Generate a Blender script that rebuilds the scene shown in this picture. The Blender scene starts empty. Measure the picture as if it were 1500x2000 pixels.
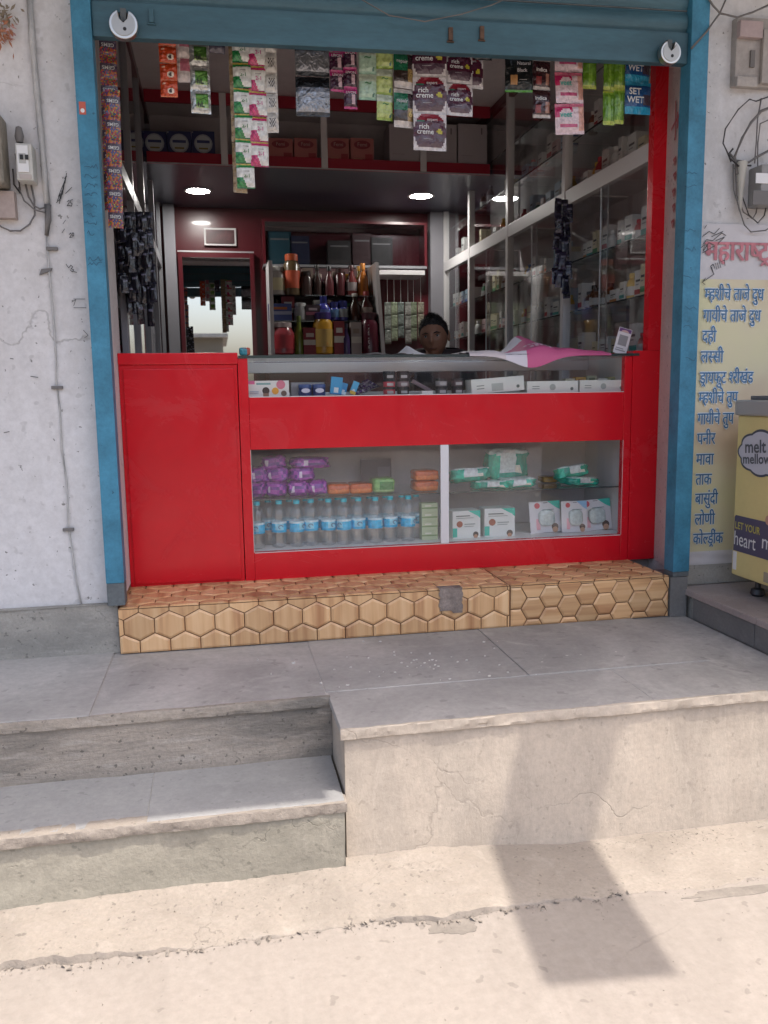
import bpy, bmesh, math, random
from mathutils import Vector, Matrix
random.seed(7)
sc = bpy.context.scene
COL = sc.collection
R = math.radians

# ------------------------------------------------------------------ camera
F_PX, CXP, CYP, EYE, DIST = 1640.0, 750.0, 1000.0, 1.43, 3.6
def _axes(vx=425, vy=772, roll=0.83):
    d = Vector((vx - CXP, vy - CYP, F_PX)).normalized()
    h = Vector((math.cos(R(roll)), -math.sin(R(roll)), 0))
    u = d.cross(h).normalized()
    if u.y > 0: u = -u
    return d.cross(u), d, u
AX, AY, AZ = _axes()
cam = bpy.data.cameras.new('camera'); cam_o = bpy.data.objects.new('camera', cam); COL.objects.link(cam_o)
cam.sensor_fit = 'VERTICAL'; cam.sensor_height = 36; cam.lens = 36 * F_PX / 2000
cam.clip_start = 0.05; cam.clip_end = 400
right = Vector((AX.x, AY.x, AZ.x)); up = -Vector((AX.y, AY.y, AZ.y)); fwd = Vector((AX.z, AY.z, AZ.z))
m4 = Matrix((right, up, -fwd)).transposed().to_4x4(); m4.translation = Vector((0, -DIST, EYE))
cam_o.matrix_world = m4
sc.camera = cam_o
CAMP = Vector((0, -DIST, EYE))
def _ray(px, py):
    v = Vector((px - CXP, py - CYP, F_PX)); return Vector((AX.dot(v), AY.dot(v), AZ.dot(v)))
def at(px, py, Y):          # point of the photograph measured on the plane at depth Y
    r = _ray(px, py); return CAMP + r * ((Y + DIST) / r.y)
def atz(px, py, Z):
    r = _ray(px, py); return CAMP + r * ((Z - EYE) / r.z)
def atx(px, py, X):
    r = _ray(px, py); return CAMP + r * (X / r.x)

# ------------------------------------------------------------------ light
SUN_T = Vector((-0.24, 0.25, -1.0)).normalized()     # the way the sunlight travels
world = bpy.data.worlds.new('World'); sc.world = world; world.use_nodes = True
wn = world.node_tree
sky = wn.nodes.new('ShaderNodeTexSky'); sky.sky_type = 'NISHITA'; sky.sun_disc = False
sky.sun_elevation = math.asin(-SUN_T.z); sky.sun_rotation = math.atan2(-SUN_T.x, -SUN_T.y)
sky.air_density = 1.0; sky.dust_density = 6.5; sky.ozone_density = 0.9; sky.altitude = 200
bg = wn.nodes['Background']; bg.inputs[1].default_value = 0.15
wn.links.new(sky.outputs[0], bg.inputs[0])
sun = bpy.data.lights.new('sun', 'SUN'); sun.energy = 2.0; sun.angle = R(0.6); sun.color = (1.0, 0.93, 0.84)
sun_o = bpy.data.objects.new('sun', sun); COL.objects.link(sun_o)
sun_o.rotation_euler = (-SUN_T).to_track_quat('Z', 'Y').to_euler(); sun_o.location = (3, -4, 9)
sc.view_settings.view_transform = 'Standard'; sc.view_settings.look = 'None'
sc.view_settings.exposure = 1.27; sc.view_settings.gamma = 1.0; sc.view_settings.use_curve_mapping = False
sc.cycles.max_bounces = 10; sc.cycles.diffuse_bounces = 5; sc.cycles.glossy_bounces = 5
sc.cycles.transmission_bounces = 8; sc.cycles.transparent_max_bounces = 24
sc.cycles.caustics_reflective = False; sc.cycles.caustics_refractive = False
sc.cycles.sample_clamp_indirect = 6

# ------------------------------------------------------------------ helpers
def lin(c):
    if isinstance(c, str): c = tuple(int(c[i:i + 2], 16) for i in (0, 2, 4))
    f = lambda v: (v / 255 / 12.92) if v / 255 <= 0.04045 else ((v / 255 + 0.055) / 1.055) ** 2.4
    return tuple(f(v) for v in c)
MATS = {}
def _nt(name):
    m = bpy.data.materials.new(name); m.use_nodes = True
    return m, m.node_tree, m.node_tree.nodes['Principled BSDF']
def N(nt, t, **kw):
    n = nt.nodes.new(t)
    for k, v in kw.items():
        if k.startswith('i_'):
            n.inputs[k[2:].replace('_', ' ')].default_value = v
        else: setattr(n, k, v)
    return n
def mat(name, c, rough=0.5, metal=0.0, spec=0.5, var=0.0, vscale=6.0, bump=0.0, bscale=60.0, coat=0.0, emit=0.0, stretch=(1, 1, 1), spots=None, c2=None, alpha=None):
    """plain procedural material: colour, wear noise, fine relief, optional dark spots"""
    if name in MATS: return MATS[name]
    m, nt, b = _nt(name); L = nt.links.new
    col = lin(c) if (isinstance(c, str) or max(c) > 1.01) else c
    b.inputs['Base Color'].default_value = (*col, 1); b.inputs['Roughness'].default_value = rough
    b.inputs['Metallic'].default_value = metal; b.inputs['Specular IOR Level'].default_value = spec
    b.inputs['Coat Weight'].default_value = coat; b.inputs['Coat Roughness'].default_value = 0.06
    if emit:
        b.inputs['Emission Color'].default_value = (*col, 1); b.inputs['Emission Strength'].default_value = emit
    if var or bump or spots:
        tc = N(nt, 'ShaderNodeTexCoord'); mp = N(nt, 'ShaderNodeMapping'); mp.inputs['Scale'].default_value = stretch
        L(tc.outputs['Object'], mp.inputs[0])
    cur = None
    if var:
        n1 = N(nt, 'ShaderNodeTexNoise', i_Scale=vscale, i_Detail=8.0, i_Roughness=0.65); L(mp.outputs[0], n1.inputs['Vector'])
        ra = N(nt, 'ShaderNodeValToRGB'); ra.color_ramp.elements[0].position = 0.32; ra.color_ramp.elements[1].position = 0.68
        d = lin(c2) if c2 else tuple(v * (1 - var) for v in col)
        ra.color_ramp.elements[0].color = (*d, 1)
        ra.color_ramp.elements[1].color = (*tuple(min(1, v * (1 + var * 0.35)) for v in col), 1)
        L(n1.outputs[0], ra.inputs[0])
        nf = N(nt, 'ShaderNodeTexNoise', i_Scale=vscale * 9, i_Detail=6.0, i_Roughness=0.7); L(mp.outputs[0], nf.inputs['Vector'])
        rf = N(nt, 'ShaderNodeMapRange'); rf.inputs[1].default_value = 0.3; rf.inputs[2].default_value = 0.7; rf.inputs[3].default_value = 1 - var * 0.45; rf.inputs[4].default_value = 1 + var * 0.15
        L(nf.outputs[0], rf.inputs[0])
        vm = N(nt, 'ShaderNodeVectorMath', operation='SCALE'); L(ra.outputs[0], vm.inputs[0]); L(rf.outputs[0], vm.inputs['Scale']); cur = vm.outputs[0]
    if spots:
        ss, th, sc_ = spots
        n2 = N(nt, 'ShaderNodeTexNoise', i_Scale=ss, i_Detail=3.0, i_Roughness=0.6); L(mp.outputs[0], n2.inputs['Vector'])
        r2 = N(nt, 'ShaderNodeValToRGB'); r2.color_ramp.elements[0].position = th; r2.color_ramp.elements[1].position = th + 0.03
        L(n2.outputs[0], r2.inputs[0])
        mx = N(nt, 'ShaderNodeMixRGB'); mx.inputs[2].default_value = (*lin(sc_), 1)
        if cur: L(cur, mx.inputs[1])
        else: mx.inputs[1].default_value = (*col, 1)
        L(r2.outputs[0], mx.inputs[0]); cur = mx.outputs[0]
    if cur: L(cur, b.inputs['Base Color'])
    if bump:
        n3 = N(nt, 'ShaderNodeTexNoise', i_Scale=bscale, i_Detail=6.0, i_Roughness=0.6); L(mp.outputs[0], n3.inputs['Vector'])
        bp = N(nt, 'ShaderNodeBump', i_Strength=bump, i_Distance=0.01); L(n3.outputs[0], bp.inputs['Height']); L(bp.outputs[0], b.inputs['Normal'])
    MATS[name] = m; return m
def mat_cement(name, base, stain, dust, rough=0.9, scale=2.0, streak=(1, 1, 1), amount=0.6, dusty=0.4, crack=0.0, cscale=1.6, speck=0.0, pit=None, bump=0.5):
    """weathered cement, stone or plaster: blotches, dust, streaks, hairline cracks, specks and pits, each with its own relief"""
    m, nt, b = _nt(name); L = nt.links.new
    tc = N(nt, 'ShaderNodeTexCoord'); mp = N(nt, 'ShaderNodeMapping'); mp.inputs['Scale'].default_value = streak; L(tc.outputs['Object'], mp.inputs[0])
    def noise(s, d=8.0, r=0.62, vec=mp, dist=0.0):
        n = N(nt, 'ShaderNodeTexNoise', i_Scale=s, i_Detail=d, i_Roughness=r, i_Distortion=dist); L(vec.outputs[0] if vec is mp else vec.outputs['Object'], n.inputs['Vector']); return n.outputs[0]
    def ramp(x, a, c, lo=0.0, hi=1.0):
        r = N(nt, 'ShaderNodeMapRange'); r.clamp = True
        for k, v in ((1, a), (2, c), (3, lo), (4, hi)): r.inputs[k].default_value = v
        L(x, r.inputs[0]); return r.outputs[0]
    def mix(fac, x, y):
        n = N(nt, 'ShaderNodeMixRGB'); L(fac, n.inputs[0])
        for k, q in ((1, x), (2, y)):
            if isinstance(q, tuple): n.inputs[k].default_value = (*q, 1)
            else: L(q, n.inputs[k])
        return n.outputs[0]
    col = mix(ramp(noise(scale, dist=0.6), 0.42, 0.66, 0, amount), base, stain)
    col = mix(ramp(noise(scale * 2.7, r=0.7, dist=1.0), 0.52, 0.68, 0, dusty), col, dust)
    fine = noise(scale * 30, 6.0, 0.7, tc); col = mix(ramp(fine, 0.35, 0.65, 0.28, 0), col, tuple(v * 0.62 for v in stain))
    h = N(nt, 'ShaderNodeMath', operation='MULTIPLY_ADD'); h.inputs[1].default_value = 0.5; L(fine, h.inputs[0]); L(noise(scale * 8, 8.0, 0.65), h.inputs[2]); hh = h.outputs[0]
    if speck:
        col = mix(ramp(noise(scale * 17, 2.0, 0.5, tc), 0.66, 0.70, 0, speck), col, tuple(v * 0.45 for v in stain))
    if pit:
        pm = ramp(noise(pit[0], 3.0, 0.6, tc), pit[1], pit[1] + 0.02); col = mix(pm, col, pit[2])
        q = N(nt, 'ShaderNodeMath', operation='SUBTRACT'); L(hh, q.inputs[0]); L(pm, q.inputs[1]); hh = q.outputs[0]
    if crack:
        dn = N(nt, 'ShaderNodeTexNoise', i_Scale=cscale * 4, i_Detail=5.0); L(tc.outputs['Object'], dn.inputs['Vector'])
        va = N(nt, 'ShaderNodeVectorMath', operation='MULTIPLY_ADD'); va.inputs[1].default_value = (0.22, 0.22, 0.22); L(dn.outputs['Color'], va.inputs[0]); L(tc.outputs['Object'], va.inputs[2])
        vo = N(nt, 'ShaderNodeTexVoronoi', feature='DISTANCE_TO_EDGE', i_Scale=cscale); L(va.outputs[0], vo.inputs['Vector'])
        cm = N(nt, 'ShaderNodeMath', operation='MULTIPLY'); L(ramp(vo.outputs[0], 0.0, 0.0065, 1, 0), cm.inputs[0]); L(ramp(noise(cscale * 1.3, 3.0, 0.5, tc), 0.53, 0.66, 0, crack), cm.inputs[1])
        col = mix(cm.outputs[0], col, tuple(v * 0.4 for v in stain))
        q = N(nt, 'ShaderNodeMath', operation='SUBTRACT'); L(hh, q.inputs[0]); L(cm.outputs[0], q.inputs[1]); hh = q.outputs[0]
    L(col, b.inputs['Base Color']); b.inputs['Roughness'].default_value = rough
    bp = N(nt, 'ShaderNodeBump', i_Strength=bump, i_Distance=0.006); L(hh, bp.inputs['Height']); L(bp.outputs[0], b.inputs['Normal'])
    MATS[name] = m; return m
def mat_print(name, rough=0.4, metal=0.0, coat=0.0, bump=0.0):
    """colours printed on packaging: read from the mesh's colour attribute"""
    if name in MATS: return MATS[name]
    m, nt, b = _nt(name)
    a = N(nt, 'ShaderNodeAttribute', attribute_name='Col'); nt.links.new(a.outputs[0], b.inputs['Base Color'])
    b.inputs['Roughness'].default_value = rough; b.inputs['Metallic'].default_value = metal; b.inputs['Coat Weight'].default_value = coat
    if bump:
        tc = N(nt, 'ShaderNodeTexCoord'); n4 = N(nt, 'ShaderNodeTexNoise', i_Scale=70.0, i_Detail=4.0); nt.links.new(tc.outputs['Object'], n4.inputs['Vector'])
        r4 = N(nt, 'ShaderNodeMapRange'); r4.inputs[1].default_value = 0.3; r4.inputs[2].default_value = 0.7; r4.inputs[3].default_value = 0.72; r4.inputs[4].default_value = 1.08; nt.links.new(n4.outputs[0], r4.inputs[0])
        v4 = N(nt, 'ShaderNodeVectorMath', operation='SCALE'); nt.links.new(a.outputs[0], v4.inputs[0]); nt.links.new(r4.outputs[0], v4.inputs['Scale']); nt.links.new(v4.outputs[0], b.inputs['Base Color'])
        n3 = N(nt, 'ShaderNodeTexNoise', i_Scale=38.0, i_Detail=3.0, i_Distortion=1.2); nt.links.new(tc.outputs['Object'], n3.inputs['Vector'])
        bp = N(nt, 'ShaderNodeBump', i_Strength=bump, i_Distance=0.01); nt.links.new(n3.outputs[0], bp.inputs['Height']); nt.links.new(bp.outputs[0], b.inputs['Normal'])
    MATS[name] = m; return m
def mat_clear(name, tint=(0.985, 0.99, 0.99), ior=1.5, rough=0.02, boost=1.0, dust_or_glow=0.0, dcol=(0.6, 0.58, 0.56)):
    """thin clear sheet: light passes straight through, Fresnel reflection on top, a little dust or painted glow"""
    if name in MATS: return MATS[name]
    m, nt, b = _nt(name); L = nt.links.new; nt.nodes.remove(b)
    out = nt.nodes['Material Output']
    t = N(nt, 'ShaderNodeBsdfTransparent'); t.inputs[0].default_value = (*tint, 1)
    g = N(nt, 'ShaderNodeBsdfGlossy'); g.inputs['Roughness'].default_value = rough; g.inputs[0].default_value = (1, 1, 1, 1)
    # Schlick reflectance that is the same on both faces of the sheet
    f0 = ((ior - 1) / (ior + 1)) ** 2 * boost
    lw = N(nt, 'ShaderNodeLayerWeight', i_Blend=0.5); pw = N(nt, 'ShaderNodeMath', operation='POWER'); pw.inputs[1].default_value = 5.0
    mu = N(nt, 'ShaderNodeMath', operation='MULTIPLY_ADD'); mu.inputs[1].default_value = 1 - f0; mu.inputs[2].default_value = f0
    L(lw.outputs['Facing'], pw.inputs[0]); L(pw.outputs[0], mu.inputs[0])
    mx = N(nt, 'ShaderNodeMixShader'); L(mu.outputs[0], mx.inputs[0]); L(t.outputs[0], mx.inputs[1]); L(g.outputs[0], mx.inputs[2])
    last = mx
    if dust_or_glow:
        df = N(nt, 'ShaderNodeBsdfDiffuse'); df.inputs[0].default_value = (*dcol, 1)
        tc = N(nt, 'ShaderNodeTexCoord'); n = N(nt, 'ShaderNodeTexNoise', i_Scale=5.0, i_Detail=6.0); L(tc.outputs['Object'], n.inputs['Vector'])
        mr = N(nt, 'ShaderNodeMapRange'); mr.inputs[1].default_value = 0.35; mr.inputs[2].default_value = 0.75; mr.inputs[3].default_value = 0.0; mr.inputs[4].default_value = dust_or_glow
        L(n.outputs[0], mr.inputs[0])
        m2 = N(nt, 'ShaderNodeMixShader'); L(mr.outputs[0], m2.inputs[0]); L(mx.outputs[0], m2.inputs[1]); L(df.outputs[0], m2.inputs[2]); last = m2
    L(last.outputs[0], out.inputs[0]); MATS[name] = m; return m

class MB:
    """collects faces of one mesh"""
    def __init__(s): s.v = []; s.f = []; s.mi = []; s.c = []
    def face(s, pts, mi=0, c=(1, 1, 1)):
        k = len(s.v); s.v += [tuple(p) for p in pts]; s.f.append(tuple(range(k, k + len(pts)))); s.mi.append(mi); s.c.append(c); return s
    def faces(s, vs, fs, mi=0, c=(1, 1, 1)):
        k = len(s.v); s.v += [tuple(p) for p in vs]
        for f in fs: s.f.append(tuple(k + i for i in f)); s.mi.append(mi); s.c.append(c)
        return s
    def box(s, x0, x1, y0, y1, z0, z1, mi=0, c=(1, 1, 1)):
        v = [(x, y, z) for x in (x0, x1) for y in (y0, y1) for z in (z0, z1)]
        return s.faces(v, [(0, 1, 3, 2), (4, 6, 7, 5), (0, 4, 5, 1), (2, 3, 7, 6), (0, 2, 6, 4), (1, 5, 7, 3)], mi, c)
    def lathe(s, prof, seg=16, o=(0, 0, 0), mi=0, c=(1, 1, 1), sx=1, sy=1):
        vs = []; fs = []
        for r, z in prof:
            for k in range(seg):
                a = 2 * math.pi * k / seg; vs.append((o[0] + r * sx * math.cos(a), o[1] + r * sy * math.sin(a), o[2] + z))
        n = len(prof)
        for i in range(n - 1):
            for k in range(seg):
                a, b = i * seg + k, i * seg + (k + 1) % seg; fs.append((a, b, b + seg, a + seg))
        if prof[0][0] > 1e-5: fs.append(tuple(reversed(range(seg))))
        if prof[-1][0] > 1e-5: fs.append(tuple(range((n - 1) * seg, n * seg)))
        return s.faces(vs, fs, mi, c)
    def tube(s, pts, r, seg=6, mi=0, c=(1, 1, 1), cap=True):
        pts = [Vector(p) for p in pts]; vs = []; fs = []; n = len(pts)
        rr = r if isinstance(r, (list, tuple)) else [r] * n
        ref = None
        for i, p in enumerate(pts):
            t = (pts[min(i + 1, n - 1)] - pts[max(i - 1, 0)]).normalized()
            if ref is None: ref = Vector((0, 0, 1)) if abs(t.z) < 0.9 else Vector((1, 0, 0))
            a = t.cross(ref)
            if a.length < 1e-4: a = t.cross(Vector((0.3, 1, 0.2)))
            a.normalize(); b = t.cross(a).normalized(); ref = b.cross(t) * 1.0
            ref = -ref if ref.dot(Vector((0, 0, 1))) < -2 else ref
            for k in range(seg):
                g = 2 * math.pi * k / seg; vs.append(p + (a * math.cos(g) + b * math.sin(g)) * rr[i])
        for i in range(n - 1):
            for k in range(seg):
                q, w = i * seg + k, i * seg + (k + 1) % seg; fs.append((q, w, w + seg, q + seg))
        if cap: fs += [tuple(reversed(range(seg))), tuple(range((n - 1) * seg, n * seg))]
        return s.faces(vs, fs, mi, c)
    def prism(s, poly, axis, d0, d1, mi=0, c=(1, 1, 1)):
        """outline in the plane across axis, from d0 to d1"""
        def P(u, v, d): return {'x': (d, u, v), 'y': (u, d, v), 'z': (u, v, d)}[axis]
        n = len(poly); vs = [P(u, v, d0) for u, v in poly] + [P(u, v, d1) for u, v in poly]
        fs = [tuple(range(n)), tuple(range(2 * n - 1, n - 1, -1))] + [(i, i + n, (i + 1) % n + n, (i + 1) % n) for i in range(n)]
        return s.faces(vs, fs, mi, c)
    def grid(s, fn, nu, nv, colfn=None, mi=0, close=False):
        vs = [fn(i / nu, j / nv) for j in range(nv + 1) for i in range(nu + 1)]; k = len(s.v); s.v += [tuple(p) for p in vs]
        for j in range(nv):
            for i in range(nu):
                a = k + j * (nu + 1) + i; s.f.append((a, a + 1, a + nu + 2, a + nu + 1)); s.mi.append(mi)
                s.c.append(colfn((i + .5) / nu, (j + .5) / nv) if colfn else (1, 1, 1))
        return s
    def mesh(s, name, mats, smooth=False, bevel=0.0, bseg=2, weld=False):
        me = bpy.data.meshes.new(name); me.from_pydata(s.v, [], s.f); me.update()
        for m in (mats if isinstance(mats, (list, tuple)) else [mats]): me.materials.append(m)
        me.polygons.foreach_set('material_index', s.mi)
        if any(c != (1, 1, 1) for c in s.c):
            a = me.color_attributes.new('Col', 'FLOAT_COLOR', 'CORNER'); buf = []
            for p, c in zip(me.polygons, s.c): buf += [c[0], c[1], c[2], 1.0] * p.loop_total
            a.data.foreach_set('color', buf)
        bm = bmesh.new(); bm.from_mesh(me)
        if weld or bevel: bmesh.ops.remove_doubles(bm, verts=bm.verts, dist=1e-5)
        bmesh.ops.recalc_face_normals(bm, faces=bm.faces)
        if bevel:
            es = [e for e in bm.edges if len(e.link_faces) == 2 and e.calc_face_angle(0) > 0.5]
            bmesh.ops.bevel(bm, geom=es, offset=bevel, segments=bseg, affect='EDGES', profile=0.7)
        bm.to_mesh(me); bm.free()
        if smooth:
            for p in me.polygons: p.use_smooth = True
            if smooth != 1:
                try: me.set_sharp_from_angle(angle=smooth)
                except Exception: pass
        return me
    def build(s, name, mats, parent=None, loc=(0, 0, 0), rot=(0, 0, 0), **kw):
        return link(name, s.mesh(name, mats, **kw), parent, loc, rot)
def link(name, me, parent=None, loc=(0, 0, 0), rot=(0, 0, 0), scale=(1, 1, 1)):
    o = bpy.data.objects.new(name, me); COL.objects.link(o); o.location = loc; o.rotation_euler = rot; o.scale = scale
    if parent: o.parent = parent
    return o
LABELS = set()
def tag(o, label, cat, group=None):
    if label in LABELS and not group: print('DUPLICATE LABEL', label)
    LABELS.add(label); o['label'] = label; o['category'] = cat
    if group: o['group'] = group
    return o
def thing(name, label, cat, loc=(0, 0, 0), rot=(0, 0, 0), group=None):
    return tag(link(name, None, None, loc, rot), label, cat, group)
def struct(o, label=None):
    o['kind'] = 'structure'
    if label: o['label'] = label
    return o
TXT = {}
def text_mesh(s, m, bold=0.0, align='CENTER'):
    """flat lettering: width about len, height 1, lying in XZ and facing -Y"""
    key = (s, m.name, bold, align)
    if key in TXT: return TXT[key]
    c = bpy.data.curves.new('lettering', 'FONT'); c.body = s; c.size = 1.0; c.align_x = align; c.align_y = 'BOTTOM_BASELINE'; c.offset = bold; c.resolution_u = 3
    o = bpy.data.objects.new('lettering', c); COL.objects.link(o)
    dg = bpy.context.evaluated_depsgraph_get(); me = bpy.data.meshes.new_from_object(o.evaluated_get(dg))
    bpy.data.objects.remove(o); bpy.data.curves.remove(c)
    me.transform(Matrix.Rotation(R(90), 4, 'X')); me.materials.clear(); me.materials.append(m); me.name = 'lettering'
    TXT[key] = me; return me
def text(s, m, parent, loc, size, rot=(0, 0, 0), bold=0.0, align='CENTER', sx=1.0, name='lettering'):
    return link(name, text_mesh(s, m, bold, align), parent, loc, rot, (size * sx, size, size))
def strokes(lines, w, y, m, name, parent, dy=0.0006):
    """pen or brush strokes: flat ribbons in the XZ plane at depth y"""
    mb = MB()
    for ln in lines:
        for (a, b) in zip(ln[:-1], ln[1:]):
            dx, dz = b[0] - a[0], b[1] - a[1]; l = math.hypot(dx, dz) or 1e-6; nx, nz = -dz / l * w / 2, dx / l * w / 2; ex, ez = dx / l * w * .3, dz / l * w * .3
            mb.box(0, 0, 0, 0, 0, 0) if False else None
            P = [(a[0] - ex + nx, a[1] - ez + nz), (a[0] - ex - nx, a[1] - ez - nz), (b[0] + ex - nx, b[1] + ez - nz), (b[0] + ex + nx, b[1] + ez + nz)]
            y -= 0.00001
            mb.face([(p[0], y, p[1]) for p in P])
    return mb.build(name, m, parent)
def copy_thing(src, label, loc=None, rot=None, group=None):
    r = src.copy(); COL.objects.link(r); r['label'] = label; LABELS.add(label)
    if loc is not None: r.location = loc
    if rot is not None: r.rotation_euler = rot
    if group: r['group'] = group
    for ch in src.children:
        c = ch.copy(); COL.objects.link(c); c.parent = r
        for g in ch.children:
            d = g.copy(); COL.objects.link(d); d.parent = c
    return r
def clip_poly(P, x0, x1, y0, y1):
    for ax, lim, sg in ((0, x0, 1), (0, x1, -1), (1, y0, 1), (1, y1, -1)):
        out = []
        for a, b in zip(P, P[1:] + P[:1]):
            ia, ib = (a[ax] - lim) * sg >= 0, (b[ax] - lim) * sg >= 0
            if ia: out.append(a)
            if ia != ib:
                t = (lim - a[ax]) / (b[ax] - a[ax]); out.append((a[0] + (b[0] - a[0]) * t, a[1] + (b[1] - a[1]) * t))
        P = out
        if len(P) < 3: return []
    return P
def inset(P, d):
    """move each edge of a convex outline inwards by d"""
    ar = sum(a[0] * b[1] - b[0] * a[1] for a, b in zip(P, P[1:] + P[:1]))
    if ar < 0: P = P[::-1]
    Q = [P[0]]
    for p in P[1:]:
        if math.hypot(p[0] - Q[-1][0], p[1] - Q[-1][1]) > 1e-4: Q.append(p)
    if math.hypot(Q[0][0] - Q[-1][0], Q[0][1] - Q[-1][1]) < 1e-4: Q.pop()
    out = Q[:]
    for a, b in zip(Q, Q[1:] + Q[:1]):
        l = math.hypot(b[0] - a[0], b[1] - a[1])
        if l < 1e-6: continue
        nx, ny = -(b[1] - a[1]) / l, (b[0] - a[0]) / l; res = []
        f = lambda p: (p[0] - a[0]) * nx + (p[1] - a[1]) * ny - d
        for p, q in zip(out, out[1:] + out[:1]):
            fp, fq = f(p), f(q)
            if fp >= 0: res.append(p)
            if (fp >= 0) != (fq >= 0):
                t = fp / (fp - fq); res.append((p[0] + (q[0] - p[0]) * t, p[1] + (q[1] - p[1]) * t))
        out = res
        if len(out) < 3: return []
    return out
def rough_sheet(mb, fn, nu, nv): return mb.grid(fn, nu, nv)
from mathutils import noise as mnoise
def nz(x, y, z=0.0): return mnoise.noise(Vector((x, y, z)))

# ------------------------------------------------------------------ materials of the place
M_street = mat_cement('street_concrete', (0.315, 0.278, 0.246), (0.262, 0.231, 0.204), (0.34, 0.303, 0.271), 0.92, 1.3, (1.8, 0.7, 1), 0.8, 0.6, crack=0.5, cscale=0.9, speck=0.35, bump=0.55)
M_apron = mat_cement('apron_cement', (0.335, 0.292, 0.25), (0.25, 0.218, 0.186), (0.385, 0.342, 0.296), 0.94, 3.0, (1, 1, 1), 0.8, 0.6, crack=0.3, cscale=3.0, speck=0.5, bump=0.8)
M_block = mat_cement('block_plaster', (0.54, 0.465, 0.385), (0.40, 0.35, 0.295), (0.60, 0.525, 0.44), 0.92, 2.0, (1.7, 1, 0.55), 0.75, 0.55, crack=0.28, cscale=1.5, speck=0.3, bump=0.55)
M_step = mat_cement('step_cement', (0.36, 0.335, 0.275), (0.265, 0.25, 0.205), (0.42, 0.385, 0.32), 0.93, 2.6, (1, 1, 1), 0.7, 0.5, crack=0.9, cscale=2.4, speck=0.4, bump=0.6)
M_riser = mat_cement('riser_stone', (0.38, 0.335, 0.285), (0.16, 0.15, 0.135), (0.46, 0.425, 0.385), 0.94, 3.0, (0.55, 1, 2.6), 0.95, 0.6, crack=0.9, cscale=3.0, speck=0.7, bump=1.0)
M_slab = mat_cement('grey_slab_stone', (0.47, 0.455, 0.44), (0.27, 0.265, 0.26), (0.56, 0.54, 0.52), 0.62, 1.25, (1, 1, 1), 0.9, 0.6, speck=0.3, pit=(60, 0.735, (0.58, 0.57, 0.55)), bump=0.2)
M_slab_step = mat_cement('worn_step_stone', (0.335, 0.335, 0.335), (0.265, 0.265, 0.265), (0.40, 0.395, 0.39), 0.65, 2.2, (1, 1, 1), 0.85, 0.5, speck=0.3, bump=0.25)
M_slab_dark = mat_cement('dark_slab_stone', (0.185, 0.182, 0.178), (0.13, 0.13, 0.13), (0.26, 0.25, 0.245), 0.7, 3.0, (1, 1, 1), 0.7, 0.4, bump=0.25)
M_slab_brown = mat_cement('brown_ledge_stone', (0.37, 0.315, 0.30), (0.29, 0.245, 0.235), (0.43, 0.38, 0.36), 0.7, 3.0, (1, 1, 1), 0.7, 0.5, speck=0.3, bump=0.25)
M_wall = mat_cement('white_plaster', (0.69, 0.68, 0.685), (0.55, 0.525, 0.51), (0.74, 0.735, 0.75), 0.86, 1.2, (1.3, 1, 0.6), 0.7, 0.5, crack=0.55, cscale=1.3, speck=0.25, pit=(46, 0.69, (0.25, 0.24, 0.23)), bump=0.35)
M_wall_pink = mat_cement('pinkish_plaster', (0.62, 0.535, 0.52), (0.48, 0.41, 0.40), (0.68, 0.62, 0.60), 0.86, 3.0, (1, 1, 1), 0.7, 0.5, crack=0.6, cscale=4.0, pit=(50, 0.66, (0.2, 0.17, 0.17)), bump=0.4)
M_plinth = mat_cement('plinth_cement', (0.39, 0.37, 0.33), (0.24, 0.235, 0.215), (0.46, 0.445, 0.41), 0.92, 3.5, (0.7, 1, 1.4), 0.9, 0.5, crack=0.6, cscale=3.0, speck=0.6, bump=0.5)
M_blue = mat('blue_guide_paint', (0.058, 0.24, 0.37), 0.5, spec=0.35, var=0.35, vscale=9, bump=0.15, bscale=40, spots=(30, 0.70, '2f5a70'))
M_blue_grey = mat('bare_guide_base', (0.13, 0.15, 0.16), 0.7, var=0.4, vscale=14)
M_shutter = mat('shutter_blue_paint', (0.05, 0.13, 0.17), 0.5, var=0.3, vscale=5, bump=0.08, bscale=25, stretch=(0.5, 1, 2.5))
M_rust = mat('rusty_steel', (0.17, 0.10, 0.07), 0.8, 0.3, var=0.5, vscale=30)
M_darksteel = mat('dark_steel', (0.06, 0.06, 0.065), 0.5, 0.6)
M_chrome = mat('lock_chrome', (0.55, 0.53, 0.50), 0.30, 1.0)
M_red = mat('red_laminate', (0.66, 0.009, 0.020), 0.30, spec=0.36, var=0.10, vscale=1.2)
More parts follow.
